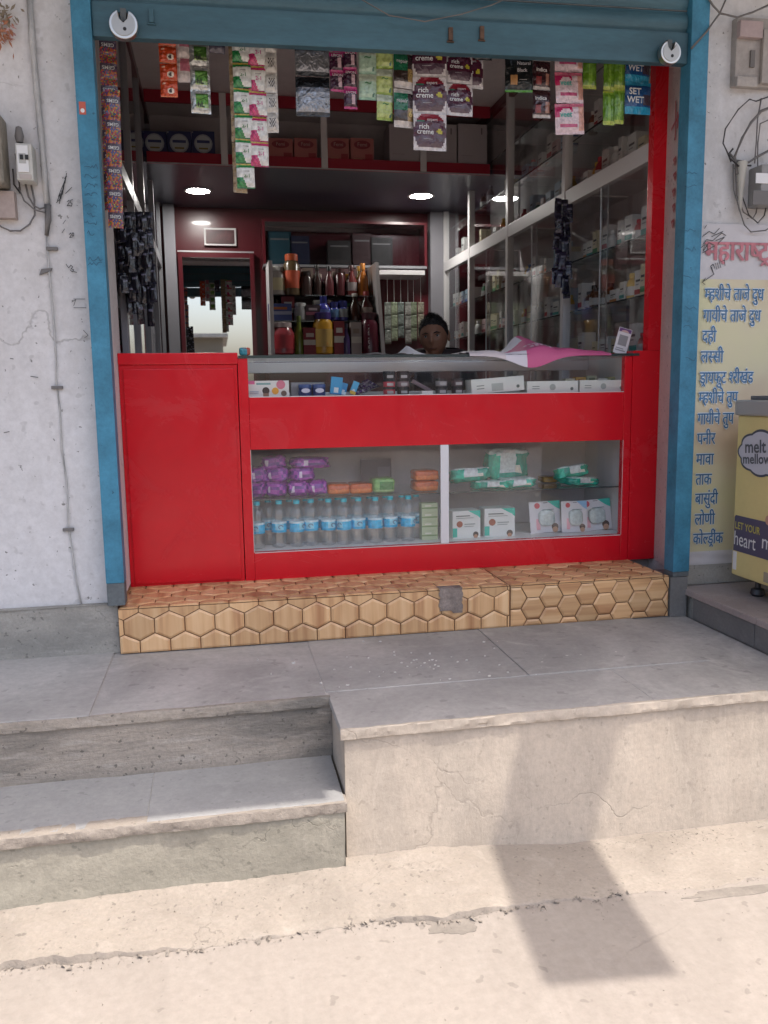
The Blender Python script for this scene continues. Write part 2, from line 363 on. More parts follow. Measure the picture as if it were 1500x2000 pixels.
def scuff_red():
    """handling marks on the laminate: pale smudges, and a gloss that changes with them"""
    nt = M_red.node_tree; b = nt.nodes['Principled BSDF']; L = nt.links.new; old = b.inputs['Base Color'].links[0].from_socket
    tc = N(nt, 'ShaderNodeTexCoord'); n = N(nt, 'ShaderNodeTexNoise', i_Scale=3.2, i_Detail=9.0, i_Roughness=0.72, i_Distortion=1.4); L(tc.outputs['Object'], n.inputs['Vector'])
    r = N(nt, 'ShaderNodeMapRange'); r.inputs[1].default_value = 0.56; r.inputs[2].default_value = 0.74; r.inputs[3].default_value = 0.0; r.inputs[4].default_value = 0.13; L(n.outputs[0], r.inputs[0])
    mx = N(nt, 'ShaderNodeMixRGB'); mx.inputs[2].default_value = (0.62, 0.20, 0.19, 1); L(r.outputs[0], mx.inputs[0]); L(old, mx.inputs[1]); L(mx.outputs[0], b.inputs['Base Color'])
    r2 = N(nt, 'ShaderNodeMapRange'); r2.inputs[1].default_value = 0.35; r2.inputs[2].default_value = 0.7; r2.inputs[3].default_value = 0.15; r2.inputs[4].default_value = 0.36; L(n.outputs[0], r2.inputs[0]); L(r2.outputs[0], b.inputs['Roughness'])
scuff_red()
M_red_dark = mat('maroon_laminate', (0.095, 0.010, 0.016), 0.3, coat=0.2)
M_white_alu = mat('white_aluminium', (0.62, 0.60, 0.60), 0.4)
M_alu = mat('aluminium', (0.55, 0.55, 0.56), 0.35, 0.75)
M_grey_alu = mat('grey_aluminium', (0.28, 0.28, 0.30), 0.4, 0.4)
M_ceiling = mat('grey_ceiling', (0.72, 0.66, 0.67), 0.8, var=0.1)
M_loft_ceiling = mat('dark_gloss_ceiling', (0.05, 0.05, 0.075), 0.3)
M_board = mat('mauve_board', (0.56, 0.50, 0.51), 0.6, var=0.1)
M_floor = mat('shop_floor', (0.50, 0.46, 0.43), 0.4, var=0.2)
M_glass = mat_clear('window_glass', boost=0.7, dust_or_glow=0.012)
M_glass_dark = mat_clear('cabinet_glass', tint=(0.98, 0.985, 0.985), boost=0.9)
M_shelf_glass = mat_clear('shelf_glass', tint=(0.90, 0.95, 0.94), boost=1.0)
M_counter_top = mat_clear('counter_top_glass', tint=(0.92, 0.95, 0.95), boost=1.0)
M_edge = mat('glass_edge', (0.035, 0.05, 0.05), 0.2)
M_black = mat('black_ink', (0.018, 0.018, 0.02), 0.6)
M_pencil = mat('grey_pen', (0.12, 0.12, 0.125), 0.8)
M_redpaint = mat('faded_red_paint', (0.42, 0.13, 0.14), 0.8)
M_white = mat('white_print', (0.72, 0.72, 0.72), 0.5)
M_cable = mat('grey_cable', (0.16, 0.15, 0.145), 0.7)
M_cable_dark = mat('dark_cable', (0.045, 0.04, 0.04), 0.6)

ZT, ZP, YW, YT = 0.452, 0.63, -0.29, -1.27      # terrace, platform, wall face, terrace front

# ------------------------------------------------------------------ street
mb = MB(); mb.box(-70, 70, -70, 8, -0.4, 0.0)
struct(mb.build('street', M_street))
# cement apron with a broken edge, lying against the terrace
def apron_edge(x):
    return -1.52 - 0.035 * max(0, x - 0.2) + 0.028 * nz(x * 2.3, 3.1) + 0.022 * nz(x * 7, 9.4) + 0.012 * nz(x * 25, 1.7) + 0.0035 * nz(x * 60, 5.2) + 0.0015 * nz(x * 140, 2.2)
def apron_fn(u, v):
    x = -3.2 + 6.4 * u; y1 = apron_edge(x) ; y0 = -1.20
    w = min(1, v / 0.93); y = y0 + (y1 - y0) * w
    h = 0.036 * (1 - w) ** 1.3 + 0.022 + 0.006 * nz(x * 5, y * 5) + 0.004 * nz(x * 22, y * 22) + 0.003 * nz(x * 60, y * 60)
    h *= 1.0 if x < 0.6 else max(0.10, 1 - (x - 0.6) * 2.2)
    h *= 1 - w ** 3 * (1 - min(1.0, max(0.12, 0.62 + 1.3 * nz(x * 2.6, 8.8) + 0.7 * nz(x * 9, 4.4))))
    if v > 0.93: h = max(0.0, h * (1 - (v - 0.93) / 0.07)) - (0.006 if v > 0.995 else 0); y -= 0.004 * (v - 0.93) / 0.07
    return (x, y, h)
mb = MB().grid(apron_fn, 620, 30)
struct(mb.build('street_apron', M_apron, smooth=R(50)))
M_patch = mat('damp_cement_patch', (0.245, 0.217, 0.19), 0.9, var=0.3, vscale=12)
def blot(cx, cy, rx, ry, seed, z=0.004):
    P = []
    for k in range(72):
        a = 2 * math.pi * k / 72; f = 1 + 0.38 * nz(math.cos(a) * 1.4 + seed, math.sin(a) * 1.4, seed) + 0.25 * nz(math.cos(a) * 5 + seed, math.sin(a) * 5, seed)
        P.append((cx + rx * f * math.cos(a), cy + ry * f * math.sin(a)))
    struct(MB().prism(P, 'z', -0.002, 0.0014).build('street_patch', M_patch))
for p, rx, ry, sd in (((885, 1800), 0.075, 0.045, 3.3), ((1440, 1740), 0.16, 0.022, 7.7)):
    q = atz(p[0], p[1], 0.004); blot(q.x, q.y, rx, ry, sd)

# ------------------------------------------------------------------ terrace, steps, platform
terrace = struct(link('terrace', None), 'grey stone slab terrace with plastered front above the street')
def rough_front(x0, x1, y, z0, z1, amp, nu, nv, ydeep, seed):
    """a plastered face with an uneven surface"""
    mb = MB()
    mb.grid(lambda u, v: (x0 + (x1 - x0) * u, y + amp * nz((x0 + (x1 - x0) * u) * 3, v * 1.7 + seed) + amp * .4 * nz((x0 + (x1 - x0) * u) * 13, v * 6 + seed), z0 + (z1 - z0) * v), nu, nv)
    mb.face([(x0, y, z0), (x0, y, z1), (x0, ydeep, z1), (x0, ydeep, z0)]); mb.face([(x1, y, z0), (x1, ydeep, z0), (x1, ydeep, z1), (x1, y, z1)])
    mb.face([(x0, y, z1 - .002), (x1, y, z1 - .002), (x1, ydeep, z1 - .002), (x0, ydeep, z1 - .002)])
    return mb
rough_front(0.325, 4.6, YT + 0.008, -0.05, ZT - 0.022, 0.007, 150, 16, -0.2, 1.0).build('front_wall', M_block, terrace, smooth=R(40))
rough_front(-4.5, 0.324, -0.985, 0.10, ZT - 0.022, 0.010, 150, 14, -0.2, 4.0).build('riser', M_riser, terrace, smooth=R(40))
rough_front(-4.5, 0.315, -1.305, -0.05, 0.248 - 0.020, 0.009, 150, 14, -0.8, 7.0).build('step_front', M_step, terrace, smooth=R(40))
def stone(x0, x1, y0, y1, z0, z1, m, name='stone_slab', par=None, seed=0.0, chip=0.006):
    """one slab with a slightly chipped front edge"""
    P = []; n = max(2, int((x1 - x0) / 0.05))
    for i in range(n + 1):
        x = x0 + (x1 - x0) * i / n; P.append((x, y0 + chip * (nz(x * 9, seed) + 0.6 * nz(x * 31, seed + 2))))
    P += [(x1, y1), (x0, y1)]
    return MB().prism(P, 'z', z0, z1).build(name, m, par or terrace, bevel=0.0015, bseg=1)
g = 0.0007
M_mortar = mat('slab_mortar', (0.47, 0.455, 0.44), 0.9, var=0.2, vscale=20)
MB().box(0.33, 1.953, -1.262, -0.27, ZT - 0.022, ZT - 0.0007).build('mortar_bed', M_mortar, terrace)
MB().box(-4.5, 0.329, -0.985, -0.27, ZT - 0.021, ZT - 0.0007).build('mortar_bed', M_mortar, terrace)
MB().box(-4.5, 0.312, -1.300, -0.98, 0.248 - 0.019, 0.248 - 0.0007).build('mortar_bed', M_mortar, terrace)
xs = [-4.5, -2.2, -1.18, -0.43, 0.31, 1.02, 1.71, 1.952]
for i, (a, b) in enumerate(zip(xs[:-1], xs[1:])):
    front = -0.986 if b <= 0.32 else -0.945
    stone(a + g, b - g, front + g, -0.27, ZT - 0.025, ZT + 0.002 * (i % 3), M_slab, seed=i * 1.7, chip=0.005 if b <= 0.32 else 0.0005)
xs = [0.315, 1.32, 2.35, 4.6]
for i, (a, b) in enumerate(zip(xs[:-1], xs[1:])):
    stone(a + g, b - g, YT + 0.008, -0.945 - g, ZT - 0.024, ZT + 0.001 * (i % 2), M_slab, seed=i * 2.3 + 9)
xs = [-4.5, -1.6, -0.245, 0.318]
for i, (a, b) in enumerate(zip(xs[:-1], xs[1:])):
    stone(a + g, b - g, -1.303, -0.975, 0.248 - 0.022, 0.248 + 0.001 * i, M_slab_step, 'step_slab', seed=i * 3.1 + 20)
# cement edging along the slab fronts
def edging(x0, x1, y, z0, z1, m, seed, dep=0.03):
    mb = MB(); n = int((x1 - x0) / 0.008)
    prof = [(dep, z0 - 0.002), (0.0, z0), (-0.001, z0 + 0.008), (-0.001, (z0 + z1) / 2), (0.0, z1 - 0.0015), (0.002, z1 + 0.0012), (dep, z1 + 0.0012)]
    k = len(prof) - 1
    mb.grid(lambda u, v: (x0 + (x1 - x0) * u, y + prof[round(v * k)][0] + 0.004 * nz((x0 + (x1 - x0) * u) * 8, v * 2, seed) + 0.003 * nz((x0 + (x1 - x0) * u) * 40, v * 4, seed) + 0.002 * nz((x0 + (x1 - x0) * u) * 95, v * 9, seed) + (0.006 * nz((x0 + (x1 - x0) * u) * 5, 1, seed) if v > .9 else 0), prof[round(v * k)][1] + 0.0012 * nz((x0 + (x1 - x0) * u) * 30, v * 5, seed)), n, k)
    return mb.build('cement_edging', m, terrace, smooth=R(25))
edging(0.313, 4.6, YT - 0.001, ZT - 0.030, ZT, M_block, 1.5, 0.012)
edging(-4.5, 0.32, -0.994, ZT - 0.030, ZT, M_riser, 3.5, 0.020)
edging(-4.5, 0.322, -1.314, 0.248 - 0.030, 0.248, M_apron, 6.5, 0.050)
# dropped specks of white on the terrace
mb = MB()
rs = random.Random(5)
for k in range(60):
    cx, cy = rs.gauss(0.72, 0.28), rs.gauss(-0.75, 0.13); s = rs.uniform(0.0015, 0.0055)
    P = [(cx + s * rs.uniform(.6, 1.5) * math.cos(a), cy + s * rs.uniform(.5, 1.2) * math.sin(a)) for a in (0, 1, 2, 3, 4, 5)]
    if -0.93 < cy < -0.4: mb.prism(P, 'z', ZT - 0.002, ZT + 0.0045)
o = mb.build('paint_specks', mat('old_white_paint', (0.60, 0.58, 0.56), 0.8), terrace); o['kind'] = 'stuff'
# raised ledge on the right
ledge = struct(link('side_ledge', None), 'raised stone ledge under the ice cream freezer')
MB().box(1.975, 4.6, -1.30, -0.2, ZT - 0.05, 0.545).build('ledge_core', M_plinth, ledge)
for a, b in ((-1.32, -0.845), (-0.839, -0.42)):
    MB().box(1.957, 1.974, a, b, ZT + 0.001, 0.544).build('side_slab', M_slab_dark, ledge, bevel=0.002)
for a, b in ((-1.335, -0.86), (-0.855, -0.31)):
    MB().box(1.95, 4.6, a, b, 0.5455, 0.572).build('ledge_slab', M_slab_brown, ledge, bevel=0.004)

# hexagon tiled platform under the counter
platform = struct(link('tile_platform', None), 'low platform clad in wood toned hexagon tiles')
M_grout = mat('dark_grout', (0.17, 0.085, 0.04), 0.9)
XP0, XP1, YP = -0.405, 1.875, -0.36
MB().box(XP0, XP1, YP + 0.003, 0.9, ZT + 0.0025, ZP - 0.003).build('platform_core', M_grout, platform, bevel=0.004)
def tile_material(name, tint):
    m, nt, b = _nt(name); L = nt.links.new
    tc = N(nt, 'ShaderNodeTexCoord'); mp = N(nt, 'ShaderNodeMapping'); mp.inputs['Scale'].default_value = (26, 2, 1.2) if tint == 0 else (1.2, 2, 26)
    oi = N(nt, 'ShaderNodeObjectInfo'); L(tc.outputs['Object'], mp.inputs[0])
    ad = N(nt, 'ShaderNodeVectorMath', operation='ADD'); L(mp.outputs[0], ad.inputs[0])
    cb = N(nt, 'ShaderNodeCombineXYZ'); sc_ = N(nt, 'ShaderNodeMath', operation='MULTIPLY'); sc_.inputs[1].default_value = 40; L(oi.outputs['Random'], sc_.inputs[0])
    for k in range(3): L(sc_.outputs[0], cb.inputs[k])
    L(cb.outputs[0], ad.inputs[1])
    n = N(nt, 'ShaderNodeTexNoise', i_Scale=1.0, i_Detail=4.0, i_Roughness=0.55); L(ad.outputs[0], n.inputs['Vector'])
    ra = N(nt, 'ShaderNodeValToRGB'); e = ra.color_ramp.elements
    e[0].position, e[0].color = 0.30, (0.44, 0.215, 0.10, 1); e[1].position, e[1].color = 0.68, (0.77, 0.51, 0.28, 1)
    x = ra.color_ramp.elements.new(0.5); x.color = (0.68, 0.41, 0.205, 1)
    L(n.outputs[0], ra.inputs[0])
    hs = N(nt, 'ShaderNodeHueSaturation'); L(ra.outputs[0], hs.inputs['Color'])
    mr = N(nt, 'ShaderNodeMapRange'); mr.inputs[3].default_value = 0.8; mr.inputs[4].default_value = 1.1; L(oi.outputs['Random'], mr.inputs[0]); L(mr.outputs[0], hs.inputs['Value'])
    L(hs.outputs[0], b.inputs['Base Color']); b.inputs['Roughness'].default_value = 0.36
    return m
M_tileV, M_tileH = tile_material('hexagon_tile', 0), tile_material('hexagon_tile_turned', 1)
def hexes(u0, u1, v0, v1, pointy):
    r = 0.0655 if pointy else 0.0535; w = r * math.sqrt(3); q = 0.86 if pointy else 1.0
    for i in range(-3, 60):
        for j in range(-3, 14):
            if pointy: cu, cv = u0 + (i + 0.5 * (j % 2)) * w + 0.075, 0.104 + (j - 2) * 1.5 * r * q; rot = 30
            else: cu, cv = u0 + i * 1.5 * r + 0.02, 0.028 + (j - 2) * w + (i % 2) * w / 2; rot = 0
            P = [(cu + r * math.cos(R(60 * k + rot)), cv + q * r * math.sin(R(60 * k + rot))) for k in range(6)]
            P = clip_poly(P, u0, u1, v0, v1)
            if P: yield P
HSH = ZP - ZT - 0.003
def hex_tiles(u0, u1, pointy, m):
    for side, v0, v1 in (('front', 0.0, HSH), ('top', HSH, HSH + 0.42)):
        for P in hexes(u0, u1, v0, v1, pointy):
            A, B = inset(P, 0.0018), inset(P, 0.0095)
            if len(A) < 3 or len(A) != len(B): A = inset(P, 0.0018); B = None
            if len(A) < 3: continue
            def W(p, d):
                if side == 'front': return (p[0], YP - d, ZT + 0.003 + p[1])
                return (p[0], YP + (p[1] - HSH), ZP + d)
            cx = sum(p[0] for p in A) / len(A); cv = sum(p[1] for p in A) / len(A); o = Vector(W((cx, cv), 0)); n = len(A)
            loc = lambda q: tuple(Vector(q) - o)
            mb = MB()
            if B:
                vs = [loc(W(p, 0)) for p in A] + [loc(W(p, 0.0012)) for p in A] + [loc(W(p, 0.0056)) for p in B]
                fs = [(i, (i + 1) % n, (i + 1) % n + n, i + n) for i in range(n)] + [(i + n, (i + 1) % n + n, (i + 1) % n + 2 * n, i + 2 * n) for i in range(n)] + [tuple(range(2 * n, 3 * n))]
            else:
                vs = [loc(W(p, 0)) for p in A] + [loc(W(p, 0.003)) for p in A]
                fs = [(i, (i + 1) % n, (i + 1) % n + n, i + n) for i in range(n)] + [tuple(range(n, 2 * n))]
            mb.faces(vs, fs); mb.build('tile', m, platform, loc=o)
hex_tiles(XP0, 1.155, True, M_tileV)
hex_tiles(1.158, XP1, False, M_tileH)
a = at(865, 1185, YP); 
mb = MB().grid(lambda u, v: (0.852 + 0.098 * u + 0.010 * nz(v * 6, u * 2), YP - 0.0088 - 0.0015 * nz(u * 6, v * 6), ZP - 0.085 + 0.0926 * v - 0.012 * (1 - v) * (u > .5)), 14, 10)
mb.grid(lambda u, v: (0.852 + 0.098 * u, YP - 0.0088 + 0.05 * v, ZP + 0.0076 + 0.001 * nz(u * 8, v * 8)), 10, 3)
mb.build('bare_cement_patch', mat('bare_brown_cement', (0.30, 0.245, 0.215), 0.9, var=0.5, vscale=18, bump=0.6, bscale=60), platform)

# ------------------------------------------------------------------ the building
bld = thing('shop_building', 'white plastered shop building around the open red pharmacy counter', 'building', (0, 0, 0))
def wall_front(x0, x1, z0, z1, y, m, name):
    mb = MB()
    mb.grid(lambda u, v: (x0 + (x1 - x0) * u, y + 0.004 * nz((x0 + (x1 - x0) * u) * 2.5, v * 5) + 0.0015 * nz((x0 + (x1 - x0) * u) * 11, v * 21), z0 + (z1 - z0) * v), 60, 80)
    return mb.build(name, m, bld, smooth=1)
MB().box(-4.6, -0.392, YW + 0.004, 0.12, ZP + 0.02, 3.6).build('left_wall_core', M_wall, bld)
wall_front(-4.6, -0.392, ZP + 0.014, 3.6, YW, M_wall, 'left_wall')
MB().box(2.0, 4.8, YW + 0.004, 0.12, ZP - 0.1, 3.6).build('right_wall_core', M_wall_pink, bld)
wall_front(1.93, 4.8, ZP - 0.06, 3.6, YW, M_wall, 'right_wall')
MB().prism([(1.93, YW + 0.004), (1.999, YW + 0.004), (1.999, 0.0)], 'z', ZP + 0.004, 3.2).build('right_jamb', M_wall_pink, bld)
rough_front(-4.6, -0.408, -0.335, ZT + 0.003, ZP + 0.016, 0.012, 90, 10, -0.2, 11.0).build('left_plinth', M_plinth, bld, smooth=R(40))
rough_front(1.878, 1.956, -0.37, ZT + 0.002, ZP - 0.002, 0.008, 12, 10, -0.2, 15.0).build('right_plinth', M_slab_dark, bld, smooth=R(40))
MB().box(1.957, 4.8, -0.305, -0.2, 0.573, 0.66).build('rear_plinth', M_plinth, bld, bevel=0.004)
# shell of the shop
MB().box(-1.0, 2.6, 0.05, 3.9, ZP - 0.06, ZP - 0.004).build('shop_floor', M_floor, bld)
MB().box(-1.0, -0.95, 0.05, 3.9, ZP, 3.42).build('side_wall', M_board, bld)
MB().box(2.42, 2.5, 0.12, 3.9, ZP, 3.42).build('side_wall', M_board, bld)
MB().box(-0.949, 2.419, 3.70, 3.78, ZP, 3.42).build('back_wall', M_red_dark, bld)
MB().box(-1.0, 2.5, 0.13, 3.9, 3.40, 3.45).build('shop_ceiling', M_ceiling, bld)
MB().box(-0.391, 1.999, -0.24, 0.12, 3.05, 3.39).build('lintel', M_wall, bld)
# roof slab with deep sunshade and an added unseen plank shaped for the street shadow
MB().box(-5.2, 5.4, -2.068, 4.2, 3.62, 3.75).build('roof_slab', M_plinth, bld, bevel=0.01)
MB().box(-5.2, 1.08, -2.126, -2.0685, 3.62, 3.70).build('roof_shade_strip', M_plinth, bld, bevel=0.006)  # added unseen strip, pushes the roof's shadow further out over the step tread
shadow_board = thing('shadow_plank', 'unseen plank added on the roof to cast the shadow on the street', 'plank', (1.86, -2.06, 3.7505), (0, 0, R(-5)))
MB().box(-0.165, 0.165, -0.75, 1.4, 0.0, 0.05).build('plank', M_plinth, shadow_board, bevel=0.004)

# ------------------------------------------------------------------ rolling shutter with its side guides
shutter = thing('rolling_shutter', 'blue painted rolling steel shutter pulled up above the red counter', 'shutter')
for x0, x1 in ((-0.440, -0.374), (1.886, 1.962)):
    MB().box(x0, x1, -0.372, -0.2955, ZP + 0.105 if x0 < 0 else ZP + 0.02, 3.3).build('guide_rail', M_blue, shutter, bevel=0.003)
    MB().box(x0 + 0.001, x1 - 0.001, -0.371, -0.2955, ZP + 0.018 if x0 < 0 else ZP - 0.001, ZP + 0.1045 if x0 < 0 else ZP + 0.0195).build('guide_foot', M_blue_grey, shutter, bevel=0.003)
tilt = math.atan(0.036 / 2.26)
def shz(x): return 2.671 + (x + 0.37) * math.tan(tilt)
def sh_prism(z0, z1, prof, m, name):
    """a long bar across the opening following the shutter's slant; prof is (y, z) outline, z from 0 to 1"""
    mb = MB(); vs = []
    for x in (-0.373, 1.885):
        for y, t in prof: vs.append((x, y, shz(x) + z0 + (z1 - z0) * t))
    n = len(prof); fs = [(i, (i + 1) % n, (i + 1) % n + n, i + n) for i in range(n)] + [tuple(range(n)), tuple(range(2 * n - 1, n - 1, -1))]
    return mb.faces(vs, fs).build(name, m, shutter, bevel=0.0015, bseg=1)
sh_prism(0, 0.115, [(-0.350, 0), (-0.350, 1), (-0.335, 1), (-0.335, 0.12), (-0.312, 0.12), (-0.312, 0)], M_shutter, 'bottom_bar')
for k in range(5):
    z0 = 0.119 + k * 0.084
    pr = [(-0.334, 0)] + [(-0.334 - 0.014 * math.sin(math.pi * t / 8) ** 0.8, 0.06 + 0.88 * t / 8) for t in range(9)] + [(-0.334, 1), (-0.326, 1), (-0.326, 0)]
    sh_prism(z0, z0 + 0.079, pr, M_shutter, 'slat')
    if k < 3: sh_prism(z0 + 0.0795, z0 + 0.0835, [(-0.338, 0), (-0.338, 1), (-0.327, 1), (-0.327, 0)], M_rust if k else M_blue_grey, 'slat_joint')
for px, dz in ((297, 0.05), (880, 0.04), (941, 0.05)):
    p = at(px, 60, -0.355); x = p.x
    mb = MB(); mb.box(x - 0.008, x + 0.008, -0.362, -0.3505, shz(x) + dz, shz(x) + dz + 0.045); mb.box(x - 0.014, x + 0.014, -0.357, -0.3505, shz(x) + dz - 0.006, shz(x) + dz - 0.0005)
    mb.build('hasp', M_rust if px > 800 else M_shutter, shutter, bevel=0.002)
def padlock(px, py, d, label):
    p = at(px, py, -0.37); t = thing('padlock', label, 'padlock', (p.x, -0.372, p.z), group='round shutter locks'); r = d / 2
    P = [(r * math.cos(R(a)), r * math.sin(R(a))) for a in range(112, 430, 9)] + [(r * 0.26, r * 0.35), (0, r * 0.12), (-r * 0.26, r * 0.35)]
    MB().prism(P, 'y', -0.017, 0.012).build('lock_body', M_chrome, t, bevel=0.004, bseg=3, smooth=R(35))
    P2 = [(r * 0.82 * math.cos(R(a)), r * 0.82 * math.sin(R(a))) for a in range(118, 424, 9)] + [(r * 0.3, r * 0.36), (0, r * 0.06), (-r * 0.3, r * 0.36)]
    MB().prism(P2, 'y', -0.0195, -0.0171).build('face_plate', mat('lock_brushed', (0.42, 0.40, 0.37), 0.40, 0.9), t, bevel=0.001)
    mb = MB(); mb.tube([(-r * 0.55, 0.0, r * 0.55), (-r * 0.3, 0, r * 0.78), (0, 0, r * 0.86), (r * 0.3, 0, r * 0.78), (r * 0.55, 0, r * 0.55)], 0.0055, 8)
    mb.build('shackle', M_darksteel, t, smooth=1)
    MB().box(-0.010, 0.010, -0.006, 0.0215, r * 0.25, r * 1.15).build('hasp_loop', M_blue_grey, t, bevel=0.002)
    MB().lathe([(0.006, 0), (0.006, 0.001)], 10).build('keyhole', M_black, t, loc=(0.004, -0.0196, -r * 0.35), rot=(R(90), 0, 0))
padlock(242, 51, 0.096, 'round steel padlock hanging at the left end of the blue shutter')
padlock(1306, 105, 0.086, 'round steel padlock hanging at the right end of the blue shutter')
# sticker on the left guide
p = at(161, 211, -0.374)
o = tag(MB().box(-0.011, 0.011, -0.001, 0.0005, -0.021, 0.021).build('sticker', mat('orange_sticker', (0.5, 0.10, 0.06), 0.5), loc=(p.x, -0.3728, p.z)), 'small orange sticker with a white ring on the left blue guide', 'sticker')
MB().lathe([(0.004, 0), (0.007, 0), (0.007, 0.0006), (0.004, 0.0006)], 14).build('ring', M_white, o, loc=(0, -0.001, -0.008), rot=(R(90), 0, 0))
# ------------------------------------------------------------------ left wall: cable, switch box, meter, scribbles
YD = YW - 0.006
def pxs(pts, Y): return [(at(x, y, Y).x, at(x, y, Y).z) for x, y in pts]
def px3(pts, Y, dy=0): return [tuple(at(x, y, Y) + Vector((0, dy, 0))) for x, y in pts]
M_white_cable = mat('painted_cable', (0.50, 0.49, 0.48), 0.7, var=0.2, vscale=20)
t = thing('wall_cable', 'painted cable running down the left white wall beside the blue guide', 'cable')
MB().tube(px3([(57, -10), (63, 80), (72, 180), (80, 260), (87, 340), (93, 405)], YD - 0.004), 0.011, 8).build('conduit', M_white_cable, t, smooth=1)
MB().tube(px3([(93, 400), (94, 430), (91, 460)], YD - 0.008), [0.013, 0.011, 0.007], 8).build('plug', M_cable, t, smooth=1)
MB().tube(px3([(91, 455), (95, 520), (103, 600), (109, 690), (110, 750), (117, 800), (121, 880), (130, 940), (134, 1030), (143, 1090), (150, 1140), (162, 1196)], YD - 0.001), 0.0035, 6).build('cable', M_white_cable, t, smooth=1)
for px, py in ((113, 757), (135, 1034), (103, 486)):
    p = at(px, py, YD); MB().box(p.x - 0.022, p.x + 0.018, YD - 0.009, YD + 0.004, p.z - 0.006, p.z + 0.006).build('clip', M_cable, t, bevel=0.002)
p = at(88, 530, YD)
o = MB().prism([(-.02, -.014), (.022, .002), (.026, .012), (-.012, .008)], 'y', -.006, .004).build('buckle', M_cable, t, loc=(p.x, YD, p.z), bevel=0.002)

t = thing('switch_box', 'white circuit breaker box with printed label on the left wall', 'switch box')
a, b = at(37, 290, YD), at(74, 362, YD)
MB().box(a.x, b.x, -0.365, YW + 0.003, b.z, a.z).build('case', mat('box_plastic', (0.55, 0.54, 0.50), 0.5, var=0.15), t, bevel=0.006)
MB().box(a.x + 0.006, b.x - 0.012, -0.370, -0.3652, b.z + 0.026, a.z - 0.008).build('front_cover', M_white, t, bevel=0.002)
MB().box(a.x + 0.012, b.x - 0.020, -0.3715, -0.3702, b.z + 0.055, a.z - 0.035).build('label_plate', mat('label_grey', (0.42, 0.42, 0.40), 0.5), t)
for k in range(2): MB().box(a.x + 0.016 + k * 0.017, a.x + 0.027 + k * 0.017, -0.3755, -0.3716, a.z - 0.056, a.z - 0.040).build('lever', M_black, t, bevel=0.001)
MB().box(a.x + 0.010, b.x - 0.006, -0.368, -0.3652, b.z + 0.004, b.z + 0.020).build('lower_lid', mat('lid_pinkish', (0.45, 0.40, 0.37), 0.6), t, bevel=0.002)
p = at(42, 272, YD); MB().lathe([(0.012, 0), (0.016, .02), (0.010, .05), (0, .055)], 12).build('gland', M_cable, t, loc=(p.x, -0.33, p.z - 0.02), smooth=R(50))
t = thing('power_meter', 'old brownish electric meter cut by the left edge of the wall', 'meter')
a, b = at(-60, 232, YD), at(22, 372, YD)
MB().box(a.x, b.x, -0.40, YW + 0.003, b.z, a.z).build('case', mat('meter_case', (0.30, 0.27, 0.22), 0.6, var=0.4, vscale=12), t, bevel=0.018, bseg=3)
MB().box(a.x + .02, b.x - 0.022, -0.409, -0.4005, b.z + 0.03, b.z + 0.14).build('window', mat('meter_window', (0.34, 0.24, 0.19), 0.35, var=0.5, vscale=25), t, bevel=0.004)
MB().box(a.x, b.x + 0.015, -0.33, YW + 0.003, b.z - 0.1, b.z - 0.01).build('backing_board', mat('worn_pink_wood', (0.42, 0.34, 0.31), 0.8, var=0.3), t)
t = thing('loose_wires', 'thin grey wires looping below the switch box on the left wall', 'wire')
MB().tube(px3([(50, 360), (56, 385), (66, 402), (78, 408), (92, 405)], YD - 0.01), 0.0035, 6).build('wire', M_cable, t, smooth=1)
MB().tube(px3([(61, 362), (67, 390), (68, 420), (58, 438), (40, 451), (20, 451), (2, 443), (-20, 420)], YD - 0.006), 0.0035, 6).build('wire', M_cable, t, smooth=1)
MB().tube(px3([(36, 366), (47, 392), (68, 410), (90, 416)], YD - 0.014), 0.003, 6).build('wire', M_cable, t, smooth=1)
MB().tube(px3([(25, 330), (27, 360), (40, 378), (30, 300)], YD - 0.012), 0.003, 6).build('wire', M_cable_dark, t, smooth=1)
t = thing('dried_garland', 'dried orange flower garland hanging at the top left of the wall', 'garland')
rs = random.Random(3)
for m, name, c0, n, sp in ((mat('dry_orange_petals', (0.42, 0.17, 0.09), 0.8, var=0.4), 'blossom', (6, 62), 60, 0.022), (mat('dry_leaf', (0.22, 0.18, 0.13), 0.9), 'dry_leaves', (8, 30), 50, 0.028), (mat('pink_ribbon', (0.45, 0.27, 0.26), 0.8), 'ribbons', (20, 60), 18, 0.015)):
    mb = MB(); c = at(c0[0], c0[1], YD)
    for k in range(n):
        q = Vector((c.x + rs.gauss(0, sp * .8), YD - 0.02 + rs.gauss(0, .008), c.z + rs.gauss(0, sp))); d = Vector((rs.gauss(0, 1), rs.gauss(0, .5), -abs(rs.gauss(1, .6)))).normalized() * rs.uniform(.012, .032); w = d.cross(Vector((0, 1, 0.3))).normalized() * rs.uniform(.002, .005)
        mb.face([q, q + d * .5 + w, q + d, q + d * .5 - w])
    o = mb.build(name, m, t); o['kind'] = 'stuff'
